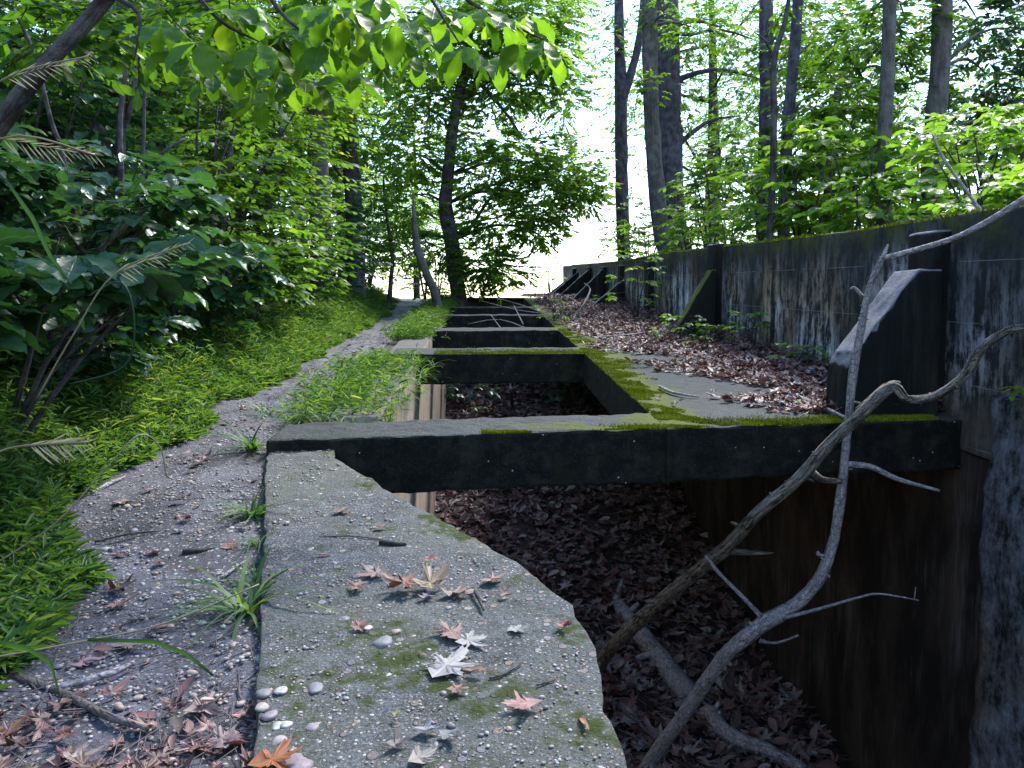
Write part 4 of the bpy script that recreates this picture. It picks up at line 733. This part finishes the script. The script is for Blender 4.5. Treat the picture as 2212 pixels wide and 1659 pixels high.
# a layered bough of flat leaves reaching out over the bank
shrub('understory_tree', 'layered spray of flat green leaves reaching right over the bank', -3.1, 9.2, 3.0, 1.5, 150, .15, 'alt', 'leaf', None, MEDIUM, 9, 'small tree', lean=(.75, 0), bias=.55, stems=5)
shrub('understory_tree', 'yellow-green leafy small tree at the left, above the path', -3.4, 12.8, 3.6, 1.6, 190, .13, 'alt', 'leaf_sun', None, MEDIUM, 9, 'small tree', lean=(.5, 0), bias=.6, stems=5)
for X, Y, h, r, n, lab in [(-1.05, 19.2, 1.7, .8, 70, 'bushy green growth around the foot of the leaning tree'), (-.2, 20.6, 1.0, .7, 45, 'blue-green leaves spilling over the farthest beam'), (-1.5, 21.5, 2.2, .9, 80, 'tall leafy shrub behind the broken snag')]:
    shrub('shrub', lab, X, Y, h, r, n, .13, 'alt', 'leaf', None, SIMPLE, 9, bias=.45, low=.1)
shrub('shrub', 'sparse bright weeds standing against the white sky at the crest', 2.3, 26.5, 1.4, .5, 9, .14, 'alt', 'leaf_sun', None, SIMPLE, 7, bias=.8)
# ---- behind the retaining wall on the right
WB = [(3.9, 6.3, .7, .5), (4.5, 7.2, 1.1, .6), (3.9, 8.0, .8, .55), (5.2, 8.0, 1.5, .7), (4.2, 9.2, 1.3, .7), (5.3, 9.8, 1.6, .8), (4.0, 10.8, 1.2, .7), (4.9, 11.8, 1.8, .9), (4.0, 9.9, 1.5, .6), (4.4, 12.4, 2.0, .9), (4.2, 14.6, 2.0, .9), (4.7, 10.4, 2.1, .8), (4.6, 5.6, .75, .5), (5.0, 6.4, 1.1, .6), (6.2, 10.0, 1.6, .8), (4.1, 13.2, 1.0, .7), (5.3, 14.0, 1.6, .9), (4.1, 15.8, 1.1, .8), (3.9, 18.5, 1.1, .8), (4.8, 18.0, 1.8, 1.0), (6.2, 13.0, 2.0, 1.0), (3.9, 21.5, .9, .8), (4.2, 5.4, .55, .45)]
for i, (X, Y, h, r) in enumerate(WB):
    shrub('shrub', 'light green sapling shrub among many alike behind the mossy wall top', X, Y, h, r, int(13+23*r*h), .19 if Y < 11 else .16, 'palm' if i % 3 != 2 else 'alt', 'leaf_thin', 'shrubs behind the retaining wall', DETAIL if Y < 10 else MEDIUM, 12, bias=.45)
# ---- plants on the ledge
for px, py, h, r, n, lab in [(1375, 690, 1.05, .4, 26, 'tallest broad-leaved seedling on the ledge, against the far wall'), (1470, 735, .34, .32, 26, 'low leafy clump at the foot of the mossy buttress'), (1545, 745, .24, .3, 18, 'low spreading seedlings right of the mossy buttress'), (1640, 760, .46, .18, 16, 'small upright seedling against the black wall'), (1765, 800, .24, .24, 12, 'flat-leaved seedling in front of the nearest buttress'), (1195, 690, .35, .3, 10, 'light seedling at the edge of the ledge by the far beams'), (1300, 655, .2, .3, 8, 'small green plant near the far buttresses')]:
    g = G(px, py, .02); e_ = shrub('seedling', lab, min(g.x, 2.85), g.y, h, r, n, .085 if h < .5 else .14, 'palm' if h > .3 else 'alt', 'leaf', None, MEDIUM, 6 if h > .3 else 5, 'seedling', bias=.7, stems=3)
    dz = float(level(g.y))-e_.location.z; e_.location.z += dz
e_ = shrub('seedling', 'thin-leaved seedling growing on the rough wall end at the right edge', 3.2, 4.2, .32, .2, 8, .13, 'palm', 'leaf', None, DETAIL, 6, 'seedling', bias=.7, stems=3); e_.location.z = float(level(4.2))+.22
for px, py, lab in [(985, 905, 'bluish plant at the foot of the tan wall down in the pit'), (1180, 880, 'low plant under the second crossbeam on the pit floor')]:
    g = G(px, py, FLOOR); e_ = shrub('seedling', lab, max(g.x, -.3), min(g.y, 15), .7, .5, 24, .16, 'palm', 'leaf_dark', None, MEDIUM, 6, 'seedling', bias=.5, stems=4); e_.location.z = float(level(min(g.y, 15)))+float(fl(min(g.y, 15)))
# ---- far woods past the crest and on the hill: individual trees with shared crowns
protos = []
def far_tree(i, X, Y, h, r, mat, bark):
    z = ground_z(X, Y); e = empty('woodland_tree', Vector((X, Y, z)), 'woodland tree in the dense leafy background, one of many alike', 'tree', 'background woodland trees')
    C = [((X+random.uniform(-.5, .5)*r*1.3, Y+random.uniform(-.5, .5)*r, z+h*random.uniform(.15, 1)), (r*.5, r*.5, r*.38), 90) for _ in range(9)]
    me, tw = crown_mesh('crown', C, .13, 9, bias=.55); link('crown', me, M[mat], e)
    parts = [tube([Vector((X, Y, z-.2)), Vector((X+.1, Y, z+h*.5)), Vector((X-.1, Y, z+h))], [.022*h, .016*h, .006*h], 8, .15, 4)]+[tube([Vector((X, Y, z+h*random.uniform(.3, .8))), Vector(c[0])], [.006*h, .002*h], 5) for c in C]
    link('trunk', tubes_plus('trunk', parts, tw), M[bark], e); e['_h'] = 1; return e
pr = [far_tree(0, -9, 19, 9, 3.2, 'leaf_sun', 'bark'), far_tree(1, -5.2, 23, 9, 3.0, 'leaf', 'bark_grey'), far_tree(2, -12.5, 14, 9, 3.4, 'leaf_sun', 'bark')]
spots = [(-15, 20), (-12, 25), (-8, 27), (-4.6, 30), (-17, 27), (-10, 33), (-6, 35), (-19, 16), (-15, 12), (-22, 22), (-14, 34), (-2.9, 36), (-11, 9.5), (-8.3, 22.5), (7.4, 26), (12, 24), (10, 34), (15, 19), (12.5, 14), (19, 25), (16, 32)]
for i, (X, Y) in enumerate(spots):
    s_ = pr[i % 3]; c_ = s_.copy(); COL.objects.link(c_); sc_ = random.uniform(.85, 1.2); c_.location = (X, Y, ground_z(X, Y)); c_.rotation_euler = (0, 0, random.uniform(0, 6.28)); c_.scale = (sc_, sc_, sc_)
    for ch in s_.children: d_ = ch.copy(); COL.objects.link(d_); d_.parent = c_
# ------------------------------------------------------------------ dead wood
def wood(name, label, cat, pts, rad, mat, group=None, seg=12, nz=.18, offs=(), base=None):
    """pts (px,py,Y); offs: side twigs as (pts, rad)"""
    W = [PD(*p) for p in pts]; e = empty(name, W[0] if base is None else base, label, cat, group)
    if name == 'fallen_branch': rad = [q*.88 for q in rad]
    tb = [tube(W, rad, seg, nz*1.3, 8)]
    if max(rad) > .02:
        for _ in range(len(W)*2):           # knots and snapped stubs
            k = random.randrange(len(W)-1); q = random.random(); a = W[k].lerp(W[k+1], q); ra = rad[k]*(1-q)+rad[k+1]*q; d = Vector((random.gauss(0, 1), random.gauss(0, 1), random.gauss(0, 1))).normalized()
            d = (d-(W[k+1]-W[k]).normalized()*d.dot((W[k+1]-W[k]).normalized())).normalized(); lg = random.choice([1.25, 1.35, 1.5, 2.2]); tb.append(tube([a+d*ra*.5, a+d*ra*lg], [ra*.45, ra*.22], 6, .3, 3))
    lb = link('limb', tubes_plus('limb', tb), M[mat], e); lb['_b'] = e['_b']
    for p_, r_ in offs: link('twig', tubes_plus('twig', [tube([PD(*p) for p in p_], r_, 6, .12, 4)]), M['branch_smooth' if mat != 'branch' else mat], lb)
    return e
def fl_y(px, py): return G(px, py, FLOOR).y
yA = fl_y(1300, 1440)
wood('fallen_branch', 'furrowed bark branch leaning from the pit floor to the right wall, bent at its top', 'branch', [(1285, 1462, yA), (1320, 1400, 7.2), (1400, 1325, 6.4), (1480, 1255, 5.7), (1570, 1180, 5.1), (1640, 1105, 4.72), (1720, 1040, 4.6), (1790, 960, 4.5), (1855, 900, 4.42), (1925, 838, 4.35), (1960, 862, 4.32), (2020, 855, 4.3), (2080, 815, 4.25), (2120, 755, 4.2), (2170, 718, 4.15), (2225, 705, 4.1)],
     [.062, .072, .067, .058, .049, .043, .042, .038, .041, .036, .026, .025, .027, .031, .026, .023], 'branch', offs=[([(1860, 893, 4.5), (1915, 838, 4.45), (1945, 828, 4.43)], [.045, .03, .012]), ([(1745, 1015, 4.56), (1775, 1035, 4.6), (1815, 1040, 4.64)], [.03, .02, .02]), ([(1560, 1190, 5.15), (1610, 1193, 5.1), (1670, 1195, 5.05)], [.03, .022, .006]), ([(1285, 1462, yA), (1300, 1420, 7.6), (1330, 1385, 7.3)], [.07, .06, .05])])
wood('fallen_branch', 'smooth grey branch rising from the pit bottom to the wall top, forked near its tip', 'branch', [(1340, 1740, 6.2), (1400, 1650, 5.9), (1480, 1540, 5.5), (1555, 1430, 5.15), (1600, 1385, 5.0), (1660, 1340, 4.9), (1720, 1305, 4.85), (1770, 1250, 4.8), (1797, 1180, 4.75), (1810, 1110, 4.7), (1822, 1020, 4.68), (1834, 900, 4.66), (1845, 790, 4.62), (1862, 700, 4.58), (1878, 620, 4.55), (1905, 560, 4.5), (1918, 528, 4.5)],
     [.062, .058, .055, .053, .056, .05, .046, .041, .036, .034, .029, .026, .030, .023, .020, .017, .005], 'branch_smooth',
     offs=[([(1650, 1338, 4.95), (1600, 1285, 4.9), (1555, 1240, 4.9), (1524, 1200, 4.9)], [.02, .014, .013, .010]), ([(1690, 1335, 4.85), (1760, 1318, 4.7), (1850, 1292, 4.5), (1900, 1283, 4.4), (1985, 1297, 4.3)], [.014, .011, .007, .006, .003]), ([(1975, 1296, 4.3), (1978, 1268, 4.3)], [.004, .002]),
           ([(1640, 1385, 5.0), (1680, 1388, 4.95), (1725, 1372, 4.9)], [.014, .009, .007]), ([(1828, 1003, 4.68), (1880, 1008, 4.65), (1940, 1035, 4.6), (2030, 1060, 4.5)], [.022, .018, .015, .008]), ([(1852, 770, 4.62), (1842, 775, 4.6)], [.016, .012]),
           ([(1905, 560, 4.5), (1960, 545, 4.45), (2060, 515, 4.35), (2140, 475, 4.25), (2220, 425, 4.15)], [.018, .017, .017, .018, .02]), ([(1862, 640, 4.57), (1845, 622, 4.55), (1835, 625, 4.55)], [.012, .009, .004]), ([(1785, 1215, 4.78), (1765, 1192, 4.78)], [.014, .010]), ([(1855, 690, 4.6), (1875, 688, 4.57)], [.012, .007])])
yL = fl_y(1400, 1400)
def flp(px, py, up=.08): p = G(px, py, FLOOR+up); return (px, py, p.y)
wood('fallen_log', 'pale thick broken log lying on the dead leaves in the pit', 'log', [flp(1325, 1290, .1), flp(1360, 1340, .1), flp(1410, 1400, .1), flp(1455, 1460, .1), flp(1490, 1505, .1)], [.07, .10, .105, .11, .11], 'branch_smooth', offs=[([flp(1330, 1300, .15), flp(1345, 1250, .3)], [.06, .015])])
wood('gnarled_root', 'twisted grey root at the bottom of the pit', 'root', [flp(1512, 1548, .05), flp(1535, 1540, .12), flp(1555, 1570, .12), flp(1600, 1600, .1), flp(1660, 1620, .08), flp(1740, 1665, .05)], [.05, .065, .07, .065, .06, .045], 'branch_smooth')
wood('fallen_log', 'dark half-buried log beside the pale one on the pit floor', 'log', [flp(1350, 1285, .1), flp(1390, 1225, .1), flp(1420, 1190, .1)], [.09, .08, .06], 'bark')
wood('fallen_log', 'dark short log among leaves in the upper part of the pit', 'log', [flp(1190, 1200, .08), flp(1245, 1225, .08), flp(1275, 1240, .08)], [.07, .08, .05], 'bark')
wood('fallen_log', 'dark log left of the short one among leaves in the pit', 'log', [flp(1120, 1215, .06), flp(1180, 1250, .06)], [.07, .05], 'bark')
wood('stick', 'slim stick crossing the leaves below the pale log', 'stick', [flp(1310, 1500, .1), flp(1400, 1580, .1), flp(1440, 1620, .06)], [.02, .018, .012], 'twig')
wood('stick', 'upright thin dead stem in the far opening of the pit', 'stick', [flp(1108, 900, .0), (1105, 860, 13.5), (1102, 830, 13.5)], [.03, .025, .02], 'bark')
def lie(name, label, cat, pts, rad, mat, c, group=None):
    W = []
    for px, py in pts: p = G(px, py, c); W.append((px, py, p.y))
    return wood(name, label, cat, W, rad, mat, group)
for pts, r, m_, c, lab in [
 ([(100, 1490), (170, 1475), (250, 1450), (290, 1430)], .010, 'branch_smooth', -.09, 'pale smooth stick on the path at the lower left'),
 ([(0, 1455), (60, 1470), (140, 1500), (230, 1545), (320, 1575)], .010, 'twig', -.09, 'long dark crooked stick at the lower left of the path'),
 ([(205, 1170), (270, 1155), (340, 1147)], .006, 'twig', -.10, 'thin dark twig across the middle of the path'),
 ([(395, 1192), (430, 1190), (465, 1185)], .010, 'bark', -.10, 'short stubby dark twig right of the path middle'),
 ([(478, 1248), (510, 1225), (530, 1212)], .006, 'branch_smooth', -.10, 'short grey twig leaning on the wall side'),
 ([(820, 1171), (850, 1174), (878, 1176)], .008, 'bark', -.055, 'stubby dark twig on the wall top'),
 ([(690, 1160), (760, 1158), (840, 1168)], .003, 'twig', -.058, 'thin pale twig on the far part of the wall top'),
 ([(1058, 1465), (1090, 1455), (1128, 1432)], .0035, 'twig', -.058, 'slim curved twig right of the white lobed leaf'),
 ([(1160, 1480), (1200, 1468)], .003, 'twig', -.058, 'tiny twig near the right edge of the wall top'),
 ([(1022, 1270), (1035, 1295), (1045, 1318)], .006, 'bark', -.05, 'dark twig beside the curled leaves'),
 ([(200, 1065), (235, 1045), (270, 1030)], .009, 'branch_smooth', -.10, 'grey stick at the grass edge of the path'),
 ([(300, 1340), (380, 1325)], .008, 'twig', -.10, 'reddish twig near the pink leaf on the path'),
 ([(1705, 850), (1760, 872), (1830, 903)], .016, 'branch_smooth', .03, 'smooth stick poking off the ledge behind the crossed branches'),
 ([(1425, 835), (1455, 848), (1510, 857)], .011, 'branch_smooth', .02, 'short pale stick on the bare part of the ledge'),
 ([(1700, 790), (1692, 825), (1712, 838)], .010, 'twig', .04, 'curved stick on the leaves near the wall foot'),
 ([(1290, 728), (1350, 724), (1420, 715), (1475, 706)], .013, 'branch_smooth', .04, 'long pale branch lying along the ledge by the third beam'),
 ]:
    lie('stick', lab, 'stick', pts, [r]*(len(pts)-1)+[r*.5], m_, c)
# tangle of thin branches over the third opening
tg = empty('brushwood', G(1280, 720), 'tangle of thin bare twigs hanging over the third opening', 'brushwood')
for pts in ([(1310, 695, 14), (1250, 715, 13), (1190, 735, 12.6), (1130, 755, 12.4)], [(1250, 745, 12.4), (1280, 728, 12.6), (1320, 718, 13)], [(1180, 690, 13), (1240, 700, 13), (1258, 745, 12.4)], [(1220, 710, 12.8), (1235, 745, 12.4)], [(1170, 675, 14), (1130, 660, 15), (1060, 640, 16)], [(1310, 695, 14), (1200, 680, 14.5), (1120, 670, 15), (1040, 650, 16)], [(1150, 715, 12.8), (1080, 690, 13.5), (1010, 700, 13.4)], [(1130, 700, 13), (1110, 660, 14.5)], [(1090, 720, 13), (1060, 680, 14)], [(1330, 690, 14.5), (1400, 690, 15), (1460, 700, 14.5)], [(1245, 680, 16), (1262, 655, 16), (1275, 625, 17), (1262, 612, 17)]):
    r0 = .028 if pts[0][0] == 1245 else .012
    link('twig', tubes_plus('twig', [tube([PD(*p) for p in pts], [r0*(1-.6*i/(len(pts)-1)) for i in range(len(pts))], 5, .1, 3)]), M['branch_smooth'], tg)
# logs and roots on the left bank
def bank_log(x0, y0, x1, y1, r, lab):
    e = empty('fallen_log', (x0, y0, ground_z(x0, y0)+r), lab, 'log'); A = Vector((x0, y0, ground_z(x0, y0)+r*.7)); B = Vector((x1, y1, ground_z(x1, y1)+r*.7)); mm = A.lerp(B, .5)+Vector((0, 0, .05))
    link('limb', tubes_plus('limb', [tube([A, mm, B], [r, r*1.05, r*.8], 12, .2, 5)]), M['bark'], e)
bank_log(-4.2, 5.1, -2.55, 4.3, .10, 'dark rotting log on the bank behind the broad leaves, nearer one')
bank_log(-4.2, 6.2, -2.5, 5.9, .11, 'dark rotting log on the bank, farther one beneath the shrubs')
wood('stick', 'long thin slanting dead stem across the left shrubs', 'stick', [(210, 545, 5.5), (330, 440, 5.6), (450, 380, 5.8)], [.018, .014, .006], 'twig')
# thin bare pole left of the rough wall end at right, over the wall top
wood('stick', 'pale dead stem leaning over the wall top at the right', 'stick', [(2128, 470, 5.2), (2090, 415, 5.3), (2040, 345, 5.4), (2015, 290, 5.5)], [.014, .011, .009, .006], 'branch_smooth')
# ------------------------------------------------------------------ single dead leaves on the wall top and path
def one_leaf(px, py, size, ang, col, label, c=-.052, seed=None, curl=None, lobes=5, tilt=.12, lift=0.0, tplc=None):
    p = G(px, py, c+lift); T, F = tplc if tplc else tpl_maple(seed if seed is not None else random.randrange(999), curl if curl is not None else .2, lobes)
    T = T-np.array([0, .4, 0]); a = R(ang); me = scatter('fallen_leaf', [(T, F)], np.array([[p.x, p.y, p.z+.003]]), np.array([[math.cos(a), math.sin(a), S*math.sin(a)]]), np.array([[random.gauss(0, tilt), random.gauss(0, tilt)-S, 1.]]), np.array([size]), np.array([.6]))
    col = tuple(v*(.45 if max(col) > .41 else .62 if max(col) > .29 else .9) for v in col)
    key = 'dl_%d_%d_%d' % tuple(int(v*255) for v in col)
    if key not in M: M[key] = plain('dead_leaf_tone', col)
    o = link('fallen_leaf', me, M[key], base=p)
    tag(o, label, 'leaf'); return o
OV = tpl_detail(wd=.42, n=10, serr=.006, fold=.25, droop=-.15)
WHT, PNK, BRN, RED, TAN, ORG = (.29, .27, .275), (.20, .115, .105), (.15, .07, .045), (.28, .09, .06), (.22, .155, .125), (.27, .085, .03)
for a in [(965, 1440, .17, 60, WHT, 'large white lobed leaf in the middle of the wall top', dict(curl=.03, seed=11)), (1018, 1452, .06, -20, (.55, .27, .18), 'orange-brown oval leaf tucked against the white lobed one', dict(tplc=OV)),
          (975, 1368, .13, 120, PNK, 'tan lacy leaf above the white lobed one', dict(curl=.1, seed=4)), (1012, 1385, .10, 20, WHT, 'pale ragged leaf under the tan lacy one', dict(curl=.1, seed=9)), (872, 1262, .15, 230, (.30, .13, .09), 'upright folded chestnut-brown leaf', dict(curl=.5, seed=5, lift=.01, tilt=.3)),
          (930, 1262, .16, 100, (.40, .28, .19), 'crumpled pale brown leaf right of the upright chestnut one', dict(curl=.45, seed=6, lift=.01, tilt=.25)), (985, 1282, .13, 10, (.46, .33, .28), 'curled tan leaf at the right end of the crumpled ones', dict(curl=.4, seed=7, tilt=.2)),
          (770, 1268, .085, 80, (.50, .27, .22), 'pink-tan leaf left of the crumpled ones', dict(curl=.15, seed=8)), (812, 1240, .11, 150, (.33, .20, .19), 'dull purple leaf shreds behind the pink-tan leaf', dict(curl=.3, seed=3)), (1090, 1285, .055, 60, TAN, 'small curled leaf near the wall top right edge', dict(curl=.6, seed=2)),
          (1062, 1252, .10, 30, PNK, 'flat pink leaf beyond the curled tan one', dict(curl=.15, seed=1)), (775, 1354, .065, 0, (.50, .25, .21), 'small pink leaf on the left part of the wall top', dict(seed=12)), (1115, 1362, .07, 10, WHT, 'small silvery leaf scrap on the right part of the wall top', dict(seed=13)),
          (1138, 1522, .10, 190, (.55, .27, .26), 'three-lobed pink leaf near the bottom right of the wall top', dict(seed=14, lobes=3, curl=.2)), (1265, 1565, .075, 100, (.55, .26, .16), 'narrow orange leaf strip by the right edge of the wall top', dict(tplc=tpl_detail(wd=.2, n=8, serr=0, fold=.3))),
          (920, 1578, .075, 10, (.33, .33, .38), 'blue-grey wavy leaf scrap near the bottom', dict(curl=.35, seed=15, lobes=3)), (965, 1590, .06, -40, (.38, .38, .42), 'second blue-grey scrap, rightmost of the pair', dict(curl=.3, seed=16, lobes=3)), (855, 1610, .055, 20, (.42, .32, .30), 'folded brownish leaf bit near the bottom', dict(curl=.6, seed=17, lobes=3)),
          (905, 1640, .075, 40, (.50, .42, .39), 'pale rounded leaf at the bottom of the wall top', dict(curl=.2, seed=18, lobes=3)), (590, 1645, .13, 15, ORG, 'bright orange-brown leaf at the bottom left corner of the wall top', dict(curl=.25, seed=19)), (735, 1105, .09, 20, PNK, 'flat pink leaf on the far part of the wall top', dict(seed=20)),
          (820, 1138, .07, 0, (.45, .22, .18), 'small reddish leaf right of the far pink one', dict(seed=21)), (925, 1212, .065, 10, (.28, .11, .10), 'small curled red-brown oval leaf', dict(tplc=OV)), (690, 1198, .065, 15, (.42, .22, .16), 'narrow brown leaf strip on the left of the wall top', dict(tplc=tpl_detail(wd=.22, n=8, serr=0, fold=.3))),
          (1215, 1352, .06, 10, (.33, .10, .10), 'dark red curled leaf at the right edge of the wall top', dict(curl=.6, seed=22)), (985, 1490, .06, 0, PNK, 'faded pink leaf scrap below the white lobed one', dict(curl=.1, seed=23)), (855, 1545, .028, 0, (.40, .38, .10), 'tiny yellow-green leaf curl on the wall top', dict(curl=.5, seed=24, lobes=3)),
          (918, 1290, .06, 0, (.20, .13, .18), 'small dark purple leaf below the crumpled ones', dict(curl=.3, seed=25))]:
    one_leaf(*a[:6], **a[6])
for a in [(495, 1182, .085, 30, (.42, .18, .15), 'pink-red leaf against the wall side on the path', {}), (250, 1308, .10, 10, (.38, .17, .17), 'large red-pink leaf in the middle of the near path', dict(curl=.25)), (255, 1272, .11, 0, (.12, .07, .06), 'dark curled leaf just above the large red-pink one', dict(curl=.7)),
          (265, 1085, .11, 0, (.36, .27, .25), 'pale brown lobed leaf on the far path', {}), (180, 1430, .12, 60, (.40, .24, .29), 'large mauve leaf at the lower left', dict(curl=.1)), (440, 1530, .12, 30, (.40, .26, .25), 'curled pink-brown leaf by the wall at the bottom', dict(curl=.4)), (270, 1395, .11, 0, (.44, .30, .31), 'flat pale mauve leaf on the near path', dict(curl=.1)),
          (15, 1580, .07, 0, (.55, .25, .04), 'small bright orange leaf at the left edge', {}), (340, 1640, .10, 90, (.42, .25, .23), 'tan leaf at the bottom, left of the wall', {}), (480, 1600, .11, 120, (.44, .31, .32), 'large pinkish leaf at the bottom against the wall side', dict(curl=.15)), (150, 1640, .12, 10, (.46, .33, .33), 'pale pink leaf in the bottom left corner', {}), (245, 1500, .10, 10, (.36, .20, .18), 'brown leaf under the long crooked stick', {})]:
    one_leaf(*a[:6], c=-.10, **a[6])
for px, py, s_, col, lab in [(560, 915, .06, (.4, .25, .15), 'tan leaf on the left end of the nearest crossbeam'), (1735, 880, .16, (.22, .10, .08), 'dark brown leaf by the stick poking off the ledge'), (1715, 868, .14, (.12, .26, .05), 'fresh green leaf lying on the ledge litter')]:
    one_leaf(px, py, s_, 20, col, lab, c=.02)
for o in list(bpy.data.objects):
    for k in ('_b', '_h'):
        if k in o: del o[k]
print('objects', len(bpy.data.objects), 'faces', sum(len(o.data.polygons) for o in bpy.data.objects if o.type == 'MESH'))
